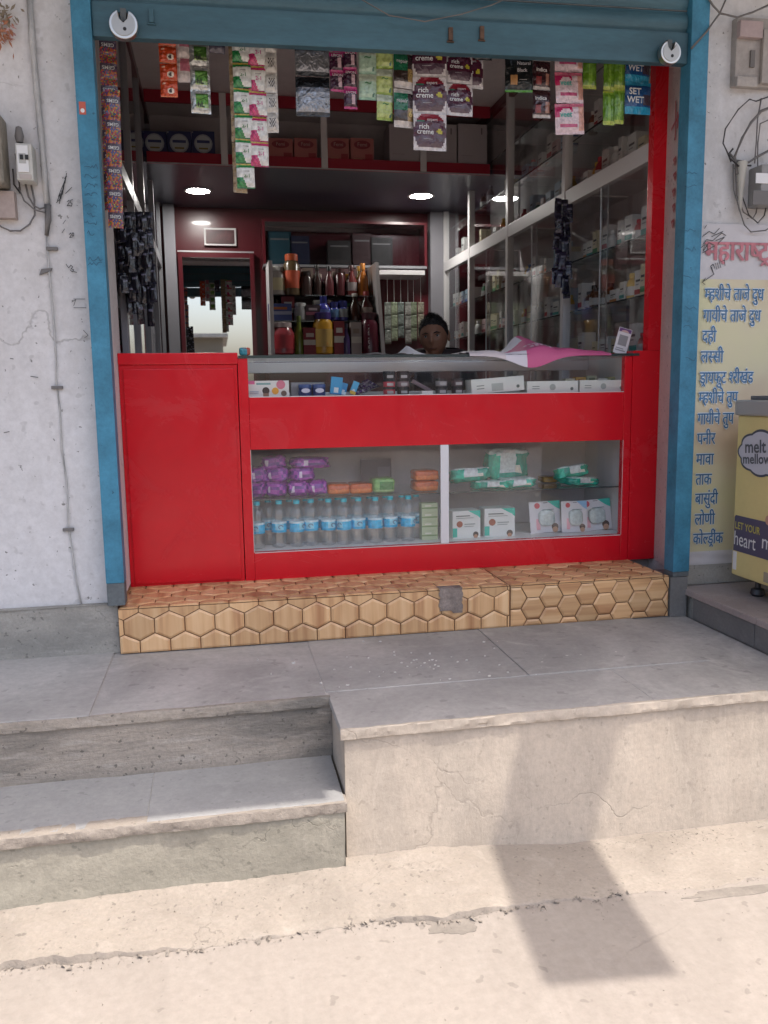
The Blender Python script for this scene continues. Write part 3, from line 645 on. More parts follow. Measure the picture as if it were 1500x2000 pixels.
# handwriting on the wall and guides: parts of the wall
def scrib(lines, w, m, par, Y, name='handwriting'):
    return strokes([pxs(l, Y) for l in lines], w, Y, m, name, par)
YS = YW - 0.0075
scrib([[(112, 392), (118, 378), (116, 398), (121, 372), (119, 388), (124, 362), (122, 380), (126, 354), (124, 370), (128, 345), (127, 358), (130, 338)], [(114, 384), (130, 344)], [(110, 396), (116, 390)]], 0.0023, M_black, bld, YS)
scrib([[(131, 394), (135, 391), (135, 396), (131, 402), (136, 402)], [(142, 390), (138, 391), (138, 396), (141, 398), (139, 403), (136, 401)], [(128, 378), (140, 366)]], 0.0023, M_black, bld, YS)
scrib([[(135, 458), (138, 455), (139, 459), (136, 464), (141, 463)], [(141, 455), (144, 455), (144, 461), (141, 461), (141, 455)]], 0.0023, M_black, bld, YS)
scrib([[(129, 516), (134, 523), (138, 519)], [(138, 518), (142, 521), (139, 525), (144, 527), (141, 531), (137, 527)], [(142, 530), (150, 532)]], 0.0023, M_black, bld, YS)
scrib([[(123, 437), (128, 430)], [(121, 455), (126, 447)], [(140, 590), (148, 585), (144, 597)], [(144, 584), (166, 584)], [(144, 601), (168, 601)], [(163, 645), (172, 655), (165, 660)]], 0.0022, M_pencil, bld, YS)
scrib([[(20, 700), (26, 701)], [(60, 735), (74, 737)], [(8, 845), (18, 843)]], 0.003, M_pencil, bld, YS)
M_bluepen = mat('dark_blue_pen', (0.02, 0.07, 0.13), 0.6)
rs = random.Random(11)
def guide_scrib(x0, x1, ys, n):
    ls = []
    for y in ys:
        x = x0; l = []
        for k in range(n):
            l.append((x0 + (x1 - x0) * k / (n - 1) + rs.uniform(-1, 1), y + rs.uniform(-5, 5)))
        ls.append(l)
    scrib(ls, 0.0016, M_bluepen, shutter, -0.3735)
guide_scrib(165, 190, (325, 345, 362, 380, 400, 436), 9); guide_scrib(172, 200, (505, 515), 8); guide_scrib(170, 185, (420, 455), 5)
guide_scrib(1338, 1360, (335, 362, 448, 487, 600, 700), 6); guide_scrib(1334, 1350, (540, 640), 4)

# ------------------------------------------------------------------ right wall: old board, wiring, meter
t = thing('fuse_board', 'painted over fuse board on the upper right wall', 'fuse board')
a, b = at(1432, 38, YD), at(1600, 182, YD)
M_fb = mat('board_beige_paint', (0.42, 0.385, 0.36), 0.8, var=0.25, vscale=9, bump=0.4, bscale=30)
MB().box(a.x, b.x, -0.325, YW + 0.003, b.z, a.z).build('board', M_fb, t, bevel=0.006)
p, q = at(1441, 42, -0.33), at(1484, 78, -0.33); MB().box(p.x, q.x, -0.350, -0.3255, q.z, p.z).build('fuse_cover', mat('pinkish_cover', (0.46, 0.36, 0.355), 0.7, var=0.2), t, bevel=0.004)
p, q = at(1437, 150, -0.33), at(1475, 172, -0.33); MB().box(p.x, q.x, -0.342, -0.3255, q.z, p.z).build('terminal_cover', M_fb, t, bevel=0.004)
p, q = at(1466, 98, -0.33), at(1473, 132, -0.33); MB().box(p.x, q.x, -0.334, -0.3255, q.z, p.z).build('slot', M_cable, t, bevel=0.002)
p, q = at(1488, 60, -0.33), at(1500, 165, -0.33); MB().box(p.x, q.x + .1, -0.345, -0.3255, q.z, p.z).build('side_box', M_fb, t, bevel=0.004)
t = thing('electric_meter', 'grey electric meter with dangling wires on the right wall', 'meter')
a, b = at(1464, 330, YD), at(1600, 412, YD)
MB().box(a.x, b.x, -0.38, YW + 0.003, b.z, a.z).build('case', mat('grey_meter_case', (0.29, 0.285, 0.28), 0.6, var=0.2), t, bevel=0.01)
p, q = at(1476, 338, -0.38), at(1530, 360, -0.38); MB().box(p.x, q.x, -0.384, -0.3805, q.z, p.z).build('meter_label', M_white, t)
p, q = at(1470, 372, -0.38), at(1530, 402, -0.38); MB().box(p.x, q.x, -0.386, -0.3805, q.z, p.z).build('terminal_cover', M_cable, t, bevel=0.003)
p = at(1441, 320, YD)
MB().lathe([(0.022, 0), (0.017, -0.06), (0.010, -0.12), (0.007, -0.19)][::-1], 12).build('cable_boot', mat('boot_cream', (0.47, 0.45, 0.40), 0.7), t, loc=(p.x, -0.325, p.z), smooth=R(50))
t = thing('tangled_wires', 'tangle of grey wires between the fuse board and the electric meter', 'wire')
for pts, r, m in (([(1510, 186), (1480, 196), (1462, 195), (1440, 215), (1420, 250), (1412, 280), (1418, 300), (1430, 315)], .003, M_cable_dark), ([(1510, 208), (1490, 215), (1465, 240), (1448, 270), (1438, 305), (1440, 340)], .006, M_cable), ([(1487, 192), (1483, 230), (1475, 280), (1472, 320)], .003, M_cable), ([(1510, 230), (1488, 240), (1478, 280), (1478, 330)], .0028, M_cable),
                    ([(1425, 300), (1440, 312), (1460, 318), (1475, 308), (1510, 290)], .005, M_cable), ([(1432, 290), (1426, 300), (1424, 310), (1440, 325), (1470, 322)], .004, M_cable_dark),
                    ([(1432, 320), (1436, 370), (1442, 410), (1452, 440), (1470, 452), (1495, 450), (1510, 440)], .003, M_cable), ([(1436, 322), (1442, 380), (1450, 415), (1468, 428), (1480, 415), (1480, 395)], .0028, M_cable), ([(1447, 330), (1452, 380), (1460, 420), (1478, 436), (1496, 420), (1497, 400)], .0028, M_cable_dark)):
    P = px3(pts, YD - 0.03); P = [(x, y + 0.012 * math.sin(i * 1.9), z) for i, (x, y, z) in enumerate(P)]
    MB().tube(P, r, 6).build('wire', m, t, smooth=1)
t = thing('overhead_wires', 'crossing black wires at the top of the right wall', 'wire')
for pts in ([(1376, -15), (1392, 10), (1406, 26), (1440, 34), (1470, 24), (1510, 6)], [(1424, -15), (1406, 26), (1380, 62), (1350, 95)]):
    MB().tube(px3(pts, YD - 0.085), .0042, 6).build('wire', M_cable, t, smooth=1)
t = thing('shutter_wire', 'thin wire drooping in front of the raised blue shutter', 'wire')
MB().tube(px3([(690, -10), (760, 30), (830, 42), (900, 28), (960, 10), (1010, -12)], -0.395), .0025, 6).build('wire', M_cable, t, smooth=1)
# red brush marks on the right jamb (parts of the building)
jd = math.atan2(-0.289, -0.07); je = link('jamb_marks', None, bld, (2.0 - .0045, 0.0 - 0.001, 0), (0, 0, jd))
def jz(y): return at(1318, y, -0.12).z
for k, y in enumerate((320, 350, 381, 411, 441)):
    z = jz(y); x = 0.15 + 0.008 * (k % 2)
    strokes([[(x - .018, z + .012), (x + .012, z + .016), (x + .02, z + .002), (x + .006, z - .014)], [(x - .006, z + .015), (x - .004, z - .006)]], 0.011, -0.002, M_redpaint, 'brush_mark', je)
z = jz(242); strokes([[(0.14, z + .085), (0.15, z - .07)], [(0.09, z - .012), (0.21, z + .018)], [(0.17, z + .03), (0.175, z - .03)]], 0.014, -0.002, M_redpaint, 'brush_mark', je)

# ------------------------------------------------------------------ dairy banner on the right wall
t = thing('dairy_banner', 'cream dairy list banner with blue lettering right of the blue guide', 'banner')
YB = YW - 0.010
M_ban_w = mat('banner_white', (0.60, 0.57, 0.575), 0.6, var=0.12, vscale=3, spots=(26, 0.71, '8f878a'))
def banner_mat():
    m, nt, b = _nt('banner_cream'); L = nt.links.new
    tc = N(nt, 'ShaderNodeTexCoord'); n = N(nt, 'ShaderNodeTexNoise', i_Scale=2.2, i_Detail=3.0); L(tc.outputs['Object'], n.inputs['Vector'])
    ra = N(nt, 'ShaderNodeValToRGB'); e = ra.color_ramp.elements
    e[0].position, e[0].color = 0.33, (0.56, 0.44, 0.31, 1); e[1].position, e[1].color = 0.62, (0.62, 0.585, 0.35, 1); x = e.new(0.47); x.color = (0.61, 0.545, 0.37, 1)
    L(n.outputs[0], ra.inputs[0]); L(ra.outputs[0], b.inputs['Base Color']); b.inputs['Roughness'].default_value = 0.5; return m
M_ban_c = banner_mat()
zt, zm, zl, zb = at(1368, 436, YB).z, at(1365, 545, YB).z, at(1345, 1078, YB).z, at(1345, 1107, YB).z
BX0, BX1 = 1.9635, 2.75
def wave_sheet(x0, x1, z0, z1, y): return MB().grid(lambda u, v: (x0 + (x1 - x0) * u, y - 0.0025 * math.sin(u * 9 + v * 3) * math.sin(v * 6), z0 + (z1 - z0) * v), 16, 24)
wave_sheet(BX0, BX1, zm, zt, YB).build('header_panel', M_ban_w, t, smooth=1)
wave_sheet(BX0, BX1, zl, zm, YB).build('list_panel', M_ban_c, t, smooth=1)
wave_sheet(BX0, BX1, zb, zl, YB).build('bottom_strip', M_ban_w, t, smooth=1)
M_bblue = mat('banner_blue', (0.055, 0.17, 0.33), 0.5, var=0.3, vscale=30)
M_bpale = mat('banner_pale_outline', (0.62, 0.68, 0.72), 0.5)
M_bpink = mat('banner_pink', (0.56, 0.20, 0.23), 0.6, var=0.3, vscale=14)
def deva(pieces, x0, w, zbase, size, m, par, bold=0.022, Y=YB - 0.0055, outline=True):
    """a Devanagari line set piece by piece; a piece cut short gives a half letter; '^' adds the lower hook"""
    V = []; Fc = []; pen = 0.0
    for s, cut in pieces:
        if s == ' ': pen += 0.28; continue
        if s == '^':
            for (a, b) in (((-.34, -.16), (-.17, -.04)), ((-.17, -.04), (-.02, -.17))):
                k = len(V); V += [(pen + a[0], a[1] - .03), (pen + b[0], b[1] - .03), (pen + b[0], b[1] + .05), (pen + a[0], a[1] + .05)]; Fc.append((k, k + 1, k + 2, k + 3))
            continue
        me = text_mesh(s, m, 0.0, 'LEFT').copy(); bm = bmesh.new(); bm.from_mesh(me); xs = [v.co.x for v in bm.verts]; xmax = max(xs)
        if cut:
            bmesh.ops.bisect_plane(bm, geom=bm.verts[:] + bm.edges[:] + bm.faces[:], plane_co=(xmax * cut, 0, 0), plane_no=(1, 0, 0), clear_outer=True); xmax *= cut
        bm.verts.index_update(); k = len(V); V += [(pen + v.co.x, v.co.z) for v in bm.verts]; Fc += [tuple(k + v.index for v in f.verts) for f in bm.faces]
        bm.free(); bpy.data.meshes.remove(me); pen += xmax - 0.012
    sx = w / pen; mb = MB()
    for k, (dx, dz) in enumerate(((0, 0), (bold, 0), (-bold, 0), (0, bold * .6))):
        mb.faces([(x0 + (x + dx) * sx, Y - 0.0001 * k, zbase + (z + dz) * size) for x, z in V], Fc)
    mb.build('lettering', m, par)
    if outline:
        mb = MB()
        for k, (dx, dz) in enumerate(((bold * 3, -.02), (-bold * 2.6, .02), (.02, bold * 2.6), (.0, -bold * 2.6))):
            mb.faces([(x0 + (x + dx) * sx, Y + 0.001 - 0.0001 * k, zbase + (z + dz) * size) for x, z in V], Fc)
        mb.build('lettering_outline', M_bpale, par)
LINES = [([('म', .72), ('हशीचे', 0), (' ', 0), ('ताजे', 0), (' ', 0), ('दुध', 0)], 1375, 1490, 586), ([('गायीचे', 0), (' ', 0), ('ताजे', 0), (' ', 0), ('दुध', 0)], 1372, 1484, 628),
         ([('दही', 0)], 1370, 1397, 668), ([('ल', 0), ('स', .70), ('सी', 0)], 1367, 1411, 708), ([('ड', 0), ('^', 0), ('ायफुट', 0), (' ', 0), ('श', .68), ('री', 0), ('खंड', 0)], 1365, 1469, 749),
         ([('म', .72), ('हशीचे', 0), (' ', 0), ('तुप', 0)], 1363, 1439, 788), ([('गायीचे', 0), (' ', 0), ('तुप', 0)], 1361, 1431, 829), ([('पनीर', 0)], 1360, 1395, 868), ([('मावा', 0)], 1358, 1392, 908),
         ([('ताक', 0)], 1357, 1388, 947), ([('बासुंदी', 0)], 1356, 1400, 985), ([('लोणी', 0)], 1355, 1394, 1025), ([('को', 0), ('ल', .7), ('ड', 0), ('^', 0), ('ींक', 0)], 1352, 1410, 1063)]
for pcs, a, b, y in LINES:
    p, q = at(a, y, YB), at(b, y, YB); deva(pcs, p.x, q.x - p.x, p.z, 0.074, M_bblue, t)
p, q = at(1376, 508, YB), at(1500, 508, YB)
deva([('म', 0), ('हा', 0), ('रा', 0), ('ष', .7), ('ट', 0), ('^', 0)], p.x, q.x - p.x, p.z, 0.115, M_bpink, t, 0.035, outline=False)
scrib([[(1372, 462), (1385, 452), (1395, 457), (1405, 446)], [(1374, 476), (1380, 468), (1392, 470), (1410, 455), (1418, 460)], [(1369, 484), (1376, 478), (1374, 490), (1384, 474), (1393, 478)], [(1372, 494), (1396, 480)], [(1390, 462), (1412, 452)], [(1376, 446), (1380, 440)], [(1398, 470), (1415, 463), (1402, 476)]], 0.0028, M_black, t, YB - 0.006)
scrib([[(1395, 535), (1372, 551), (1378, 543)], [(1372, 551), (1377, 556)], [(1390, 522), (1394, 535), (1388, 520), (1393, 516), (1396, 524)], [(1397, 514), (1400, 526)], [(1401, 513), (1404, 524)], [(1405, 511), (1408, 523)], [(1409, 511), (1415, 508), (1416, 519)]], 0.0026, M_black, t, YB - 0.006)

# ------------------------------------------------------------------ ice cream freezer on the ledge
fz = thing('ice_cream_freezer', 'yellow ice cream chest freezer with cloud logo on the right ledge', 'freezer', (2.11, -0.45, 0.572), (0, 0, -math.pi / 2))
M_fy = mat('freezer_yellow', (0.68, 0.57, 0.25), 0.45, var=0.06)
MB().box(0, 1.25, 0, 0.62, 0.075, 0.745).build('cabinet', M_fy, fz, bevel=0.012, bseg=3)
MB().box(-0.01, 1.26, -0.012, 0.632, 0.7455, 0.808).build('top_rim', mat('rim_grey', (0.33, 0.33, 0.325), 0.45), fz, bevel=0.014, bseg=3)
MB().box(0.05, 1.2, 0.02, 0.60, 0.8085, 0.825).build('lid', mat('lid_dark', (0.14, 0.14, 0.15), 0.3), fz, bevel=0.004)
for x in (0.1, 1.12):
    for y in (0.06, 0.52): MB().lathe([(0.022, 0), (0.03, 0.01), (0.025, 0.03), (0.012, 0.035), (0.012, 0.075)], 12).build('foot', M_darksteel, fz, loc=(x, y, 0), smooth=R(40))
def fl(px, py): q = atx(px, py, 2.11); return (-0.45 - q.y, q.z - 0.572)
c = fl(1492, 886); cl = []
for k in range(72):
    a = 2 * math.pi * k / 72; r = 1 + 0.09 * abs(math.sin(a * 4.5)); cl.append((c[0] + 0.155 * r * math.cos(a), c[1] + 0.088 * r * math.sin(a)))
MB().prism(cl, 'y', -0.003, -0.0005).build('logo_outline', mat('logo_dark', (0.075, 0.085, 0.11), 0.5), fz)
MB().prism([((x - c[0]) * .93 + c[0], (z - c[1]) * .90 + c[1]) for x, z in cl], 'y', -0.0045, -0.0031).build('logo_cloud', mat('logo_cloud', (0.50, 0.51, 0.57), 0.5), fz)
def fit(word, xa, xb, y, m, units, par_y=-0.006, sz=None, rot=(0, R(-4), 0), bold=0.02):
    """set a word between two measured points of the freezer's side"""
    a, b = fl(xa, y), fl(xb, y); u = (b[0] - a[0]) / units; s_ = sz or u; text(word, m, fz, (a[0], par_y, a[1]), s_, rot, bold, 'LEFT', sx=u / s_)
M_lg = mat('logo_grey', (0.10, 0.11, 0.125), 0.5)
fit('melt', 1457, 1502, 884, M_lg, 1.95, sz=0.072); fit('mellow', 1453, 1512, 905, M_lg, 3.15, sz=0.056)
z0, z1 = fl(1433, 1074)[1], fl(1433, 1006)[1]
M_fp = mat('freezer_purple', (0.085, 0.075, 0.13), 0.5)
MB().prism([(0.012, z0), (1.238, z0), (1.238, z1), (0.02, z1 + .003), (0.012, z1 - .006)], 'y', -0.0025, -0.0004).build('slogan_panel', M_fp, fz)
fit('LET YOUR', 1437, 1485, 1031, mat('slogan_yellow', (0.48, 0.44, 0.10), 0.5), 4.5, -0.004, 0.042, (0, R(1), 0), 0.015)
fit('heart', 1434, 1482, 1062, M_white, 2.35, -0.004, 0.085, (0, R(1), 0), 0.0); fit('m', 1488, 1512, 1070, M_white, 0.85, -0.004, 0.085, (0, R(1), 0), 0.0)
p = fl(1497, 1015); MB().lathe([(0.02, 0), (0.02, .001)], 16).build('ice_cream_print', mat('print_pink', (0.5, 0.28, 0.2), 0.5), fz, loc=(p[0] + .02, -0.0045, p[1]), rot=(R(90), 0, 0))
MB().box(0.012, 0.035, -0.002, -0.0004, 0.10, z0 - 0.004).build('side_strip', M_white, fz)
p = fl(1494, 1125); MB().box(p[0] - .005, p[0] + .05, -0.003, -0.0004, 0.09, 0.13).build('rating_label', mat('label_brown', (0.35, 0.30, 0.22), 0.6), fz)
# ------------------------------------------------------------------ packaging helpers
M_paper = mat_print('printed_card', 0.55)
M_film = mat_print('printed_film', 0.22, coat=0.5, bump=0.7)
M_foil = mat_print('printed_foil', 0.22, 0.6, bump=0.8)
M_plastic = mat_print('moulded_plastic', 0.35)
ORD = ['first', 'second', 'third', 'fourth', 'fifth', 'sixth', 'seventh', 'eighth', 'ninth', 'tenth', 'eleventh', 'twelfth', 'thirteenth', 'fourteenth']
def hx(c, k=1.0): return tuple(min(1, v * k) for v in lin(c))
def decal(mb, u0, u1, v0, v1, col, y, w, h, lay=1):
    e = 0.0004 * lay; mb.box((u0 - .5) * w, (u1 - .5) * w, y - e, y + .0001, v0 * h, v1 * h, 0, col)
def carton_mesh(w, d, h, base, decals=(), side=None):
    """a card box standing on z = 0, printed front towards -Y; decals are ('r', u0, u1, v0, v1, colour), ('c', u, v, r, colour) or ('p', points, colour)"""
    mb = MB(); mb.box(-w / 2, w / 2, -d / 2, d / 2, 0, h, 0, base)
    if side: mb.c[-6] = side
    for k, dc in enumerate(decals):
        y = -d / 2; e = 0.0004 * (k + 1)
        if dc[0] == 'r': decal(mb, *dc[1:], y, w, h, k + 1)
        elif dc[0] == 'c': mb.prism([((dc[1] - .5) * w + dc[3] * w * math.cos(a * .3927), dc[2] * h + dc[3] * w * math.sin(a * .3927)) for a in range(16)], 'y', y - e, y + .0001, 0, dc[4])
        elif dc[0] == 'p': mb.prism([((u - .5) * w, v * h) for u, v in dc[1]], 'y', y - e, y + .0001, 0, dc[2])
    return mb.mesh('carton', M_paper)
def sachet_mesh(w, h, bulge, colfn, nu=14, nv=16, seed=0.0, m=None, crinkle=0.0012, back=None):
    """a flat sachet with sealed edges, hanging in XZ, top edge at z = 0"""
    mb = MB()
    def prof(u, v):
        e = max(0.0, min(1, (min(u, 1 - u) - .03) / .16)); f = max(0.0, min(1, (min(v, 1 - v) - .07) / .16)); return (e * f) ** .6
    cr = lambda u, v: crinkle * (nz(u * 5 + seed, v * 6, seed) + .6 * nz(u * 12 + seed, v * 13, seed))
    mb.grid(lambda u, v: ((u - .5) * w, -bulge * prof(u, v) + cr(u, v), -h + v * h), nu, nv, colfn)
    mb.grid(lambda u, v: ((.5 - u) * w, bulge * .8 * prof(u, v) + cr(1 - u, v) + .0003, -h + v * h), nu, nv, back or (lambda u, v: colfn(1 - u, v)))
    return mb.mesh('sachet', m or M_film, smooth=1)
def softpack_mesh(w, d, h, colfn, p=0.4, seed=0.0, m=None, nu=30, nv=18, lump=0.05):
    mb = MB(); sg = lambda x: math.copysign(abs(x) ** p, x)
    def fn(u, v):
        a = 2 * math.pi * u; b = math.pi * (v - .5); cb = sg(math.cos(b)) if abs(v - .5) < .499 else 0
        x, y, z = cb * sg(math.cos(a)), cb * sg(math.sin(a)), sg(math.sin(b)); k = 1 + lump * nz(x * 2 + seed, y * 2, z * 2) + lump * .4 * nz(x * 6 + seed, y * 6, z * 6)
        return (x * w / 2 * k, y * d / 2 * k, h / 2 + z * h / 2 * k)
    mb.grid(fn, nu, nv)
    for i, f in enumerate(mb.f):
        c = [sum(mb.v[k][j] for k in f) / 4 for j in range(3)]; mb.c[i] = colfn(c[0] / w + .5, c[2] / h, c[1] / d + .5)
    return mb.mesh('pack', m or M_film, smooth=1, weld=True)

# ------------------------------------------------------------------ the red counter
CT = thing('display_counter', 'red laminate display counter with glass fronts and white divider', 'counter')
XC0, XC1, XC2, XC3, ZC = -0.391, 0.084, 1.862, 1.997, 1.592
Z0 = ZP + 0.0045
B = lambda *a, name, m=M_red, par=CT, bev=0.0025: MB().box(*a).build(name, m, par, bevel=bev)
flap = thing('counter_flap', 'plain red cabinet at the left end of the display counter', 'cabinet')
B(XC0, XC1, 0.0, 0.48, Z0, ZC - 0.035, name='cabinet_body', par=flap)
B(XC0, XC1 + 0.004, -0.012, 0.49, ZC - 0.0345, ZC + 0.012, name='cabinet_top', par=flap, bev=0.004)
B(XC0 + 0.018, XC1 - 0.014, -0.008, -0.0005, Z0 + 0.012, ZC - 0.052, name='front_panel', par=flap, bev=0.003)
X0, X1 = XC1 + 0.003, XC2
B(X0, 0.128, -0.004, 0.03, Z0, ZC - 0.012, name='stile'); B(1.826, X1, -0.004, 0.03, Z0, ZC - 0.012, name='stile')
B(0.1285, 1.8255, -0.002, 0.03, Z0, 0.757, name='bottom_rail'); B(0.1285, 1.8255, -0.002, 0.03, 1.199, 1.422, name='middle_panel')
B(X0, 0.092, 0.0305, 0.48, Z0, ZC - 0.012, name='end_panel', m=M_white_alu); B(1.856, X1, 0.0305, 0.48, Z0, ZC - 0.012, name='end_panel', m=M_white_alu)
B(0.0925, 1.8555, 0.031, 0.47, 0.735, 0.756, name='base_board', m=mat('bright_board', (0.78, 0.77, 0.76), 0.5), bev=0); B(0.0925, 1.8555, 0.031, 0.47, 1.405, 1.4215, name='upper_board', m=M_white_alu, bev=0)
B(0.0925, 1.8555, 0.465, 0.48, 0.757, 1.404, name='back_panel', m=mat('pale_back_board', (0.66, 0.60, 0.60), 0.6, var=0.1), bev=0)
B(0.0925, 1.8555, 0.45, 0.472, 1.53, 1.579, name='back_rail', m=M_alu, bev=0.002); B(0.0925, 1.8555, 0.455, 0.472, 1.4225, 1.437, name='back_rail', m=M_alu, bev=0.002)
B(0.0925, 0.96, 0.46, 0.464, 1.4375, 1.529, name='sliding_pane', m=M_glass_dark, bev=0); B(0.94, 1.8555, 0.466, 0.470, 1.4375, 1.529, name='sliding_pane', m=M_glass_dark, bev=0)
B(0.957, 0.995, -0.003, 0.012, 0.7575, 1.1985, name='divider', m=mat('white_divider', (0.72, 0.71, 0.72), 0.4))
B(0.1285, 0.9565, 0.006, 0.010, 0.7575, 1.1985, name='front_pane', m=M_glass, bev=0); B(0.9955, 1.8255, 0.006, 0.010, 0.7575, 1.1985, name='front_pane', m=M_glass, bev=0)
B(0.1285, 1.8255, 0.006, 0.010, 1.4225, ZC - 0.0125, name='upper_pane', m=M_glass, bev=0)
ZS = 0.982
B(0.0925, 1.8555, 0.035, 0.44, ZS - 0.006, ZS, name='glass_shelf', m=M_shelf_glass, bev=0); B(0.0925, 1.8555, 0.0335, 0.035, ZS - 0.006, ZS, name='shelf_edge', m=M_edge, bev=0)
B(X0 + 0.004, X1 + 0.03, -0.01, 0.49, ZC - 0.0115, ZC, name='top_glass', m=M_counter_top, bev=0)
B(X0 + 0.004, X1 + 0.03, -0.0118, -0.0101, ZC - 0.0115, ZC, name='top_glass_edge', m=M_edge, bev=0)
for x in (0.1275, 1.8265): MB().box(x - .001, x + .001, -0.0045, -0.0041, 0.757, 1.199).build('pane_bead', M_white_alu, CT)
MB().box(0.13, 1.8245, -0.0028, -0.0022, 0.7535, 0.7568).build('pane_bead', M_white_alu, CT); MB().box(0.13, 1.8245, -0.0028, -0.0022, 1.4185, 1.4218).build('pane_bead', M_white_alu, CT)
rc = thing('red_end_column', 'tall red laminate column between the counter and the right jamb', 'column')
B(XC2 + 0.002, XC3, -0.008, 0.46, Z0, ZC + 0.012, name='lower_casing', par=rc); B(1.937, XC3 + 0.02, -0.006, 0.045, ZC + 0.0125, 3.04, name='upper_post', par=rc)

# items in the counter ------------------------------------------------
M_pet = mat_clear('clear_bottle', tint=(0.965, 0.975, 0.98), ior=1.38, boost=3.0, rough=0.04, dust_or_glow=0.16, dcol=(0.62, 0.74, 0.80))  # pale blue diffuse mixed in makes the bottle bodies look luminous
M_cap = mat('aqua_cap', (0.03, 0.55, 0.70), 0.4)
def bottle_proto():
    b = thing('water_bottle', '', 'water bottle', group='water bottles in a row in the counter')
    pr = [(0.022, 0), (0.030, 0.004), (0.0315, 0.012)]
    for k in range(5): pr += [(0.0315, 0.016 + k * .010), (0.0295, 0.021 + k * .010)]
    pr += [(0.031, 0.068), (0.031, 0.118)]
    for k in range(3): pr += [(0.0315, 0.122 + k * .009), (0.0298, 0.1265 + k * .009)]
    pr += [(0.030, 0.150), (0.026, 0.166), (0.019, 0.178), (0.0125, 0.186), (0.0125, 0.192)]
    pr = [(r * 1.06, z) for r, z in pr]
    MB().lathe(pr, 20).build('bottle_body', M_pet, b, smooth=R(60))
    mb = MB(); n = 28
    for k in range(n):
        a0, a1 = 2 * math.pi * k / n, 2 * math.pi * (k + 1) / n; r = 0.0342; P = lambda a, z: (r * math.cos(a), r * math.sin(a), z)
        for z0, z1, q in ((0.069, 0.080, 0), (0.080, 0.108, 1), (0.108, 0.117, 2)):
            am = math.degrees((a0 + a1) / 2) % 360
            c = hx('1fb0e0') if q != 1 else (hx('8fdcf2') if 225 < am < 300 else hx('2ec0ee')); c = hx('d4eef4') if q == 2 else c
            mb.face([P(a0, z0), P(a1, z0), P(a1, z1), P(a0, z1)], 0, c)
    mb.build('label_band', M_film, b)
    mb = MB(); mb.tube([(0.010 * math.cos(t) + .002, -0.0355, 0.093 + 0.008 * math.sin(t)) for t in [k * .45 for k in range(11)]], 0.0016, 5); mb.build('label_mark', mat('label_navy', (0.03, 0.07, 0.2), .5), b)
    MB().lathe([(0.0145, 0.1925), (0.0148, 0.207), (0.013, 0.209), (0, 0.2092)], 18).build('cap', M_cap, b, smooth=R(40))
    return b
bp = bottle_proto(); LABELS.discard('')
bx = [503, 547, 580, 609, 640, 671, 702, 733, 764, 796]
for k, px in enumerate(bx):
    x = at(px, 1040, 0.10).x; lab = f'clear water bottle with blue label, {ORD[k]} from the left in the front row'
    if k == 0: bp.location = (x, 0.10, 0.7565); bp['label'] = lab; bp.rotation_euler = (0, 0, -.3)
    else: copy_thing(bp, lab, (x + (.003, -.004, .002, 0, .004)[k % 5], 0.10 + (0, .012, .004, .018, .008)[k % 5], 0.7565), (0, R((0, .8, -.6, 0, 1.0)[k % 5]), (-.5, .1, .9, -.2, .5, -.8, 0, 1.3, .4, .8)[k]))
for k, px in enumerate((525, 566, 598, 628, 660, 692, 722, 752, 784, 812)):
    x = at(px, 1040, 0.2).x; copy_thing(bp, f'water bottle in the rear row, {ORD[k]} from the left, behind the blue labels', (x, 0.19, 0.7565), (0, 0, k * .7))
# cartons of gloves in the lower right, blister cards
def boxw(px0, px1, Y, y=1030): return at(px1, y, Y).x - at(px0, y, Y).x
TEAL, W1 = hx('2fb7a2'), hx('d8dcd8')
for k, (a, b, yt) in enumerate(((880, 935, 997), (945, 1003, 995))):
    w = boxw(a, b, .12); h = at(900, yt, .12).z - 0.7565; x = at((a + b) / 2, 1040, .12).x
    me = carton_mesh(w, .10, h, W1, [('p', [(.55, 1), (1, 1), (1, .7), (.9, .8)], TEAL), ('r', 0, .16, .05, .38, TEAL), ('c', .25, .52, .11, hx('9a5a45')), ('c', .83, .12, .10, hx('4b4340')), ('c', .83, .05, .07, hx('b7886c')), ('r', .12, .62, .80, .83, hx('55605e')), ('r', .12, .75, .73, .745, hx('8d9593')), ('r', .42, .8, .50, .52, hx('7f8886')), ('r', .42, .75, .42, .435, hx('8d9593'))])
    o = link('glove_carton', me, None, (x, .15, 0.7565), (0, 0, R(4 - 6 * k))); tag(o, f'white and teal medical carton, {("left", "right")[k]} one of two by the white divider', 'carton', 'two white teal cartons')
for k, (a, b, tl) in enumerate(((1040, 1100, 3), (1096, 1146, -1), (1138, 1200, 5))):
    w = boxw(a, b, .12); h = at(1100, 980, .12).z - 0.7565; x = at((a + b) / 2, 1020, .12).x
    t = thing('blister_card', f'white blister card with teal corner, {("leftmost", "middle", "rightmost")[k]} of three leaning at the lower right', 'blister pack', (x, .14 - .03 * (k % 2), 0.758), (R(-8), R(-tl * .6), 0), 'three blister cards')
    link('card', carton_mesh(w, .003, h, hx('d5d2d4'), [('p', [(.6, 1), (1, 1), (1, .72), (.85, .8)], hx('3fb9a8') if k != 1 else hx('8fb8d8')), ('c', .26, .87, .09, hx('c8545e')), ('r', .42, .8, .72, .74, hx('7f8a88')), ('r', .2, .32, .1, .45, hx('e2a7b0')), ('c', .8, .17, .11, hx('57463f')), ('c', .8, .08, .09, hx('c09a80')), ('r', .46, .60, .945, .96, hx('3a3a3a'))]), t)
    link('blister', softpack_mesh(w * .52, .022, h * .5, lambda u, v, y: hx('c3cfcc'), p=.6), t, (w * .03, -.010, h * .22))
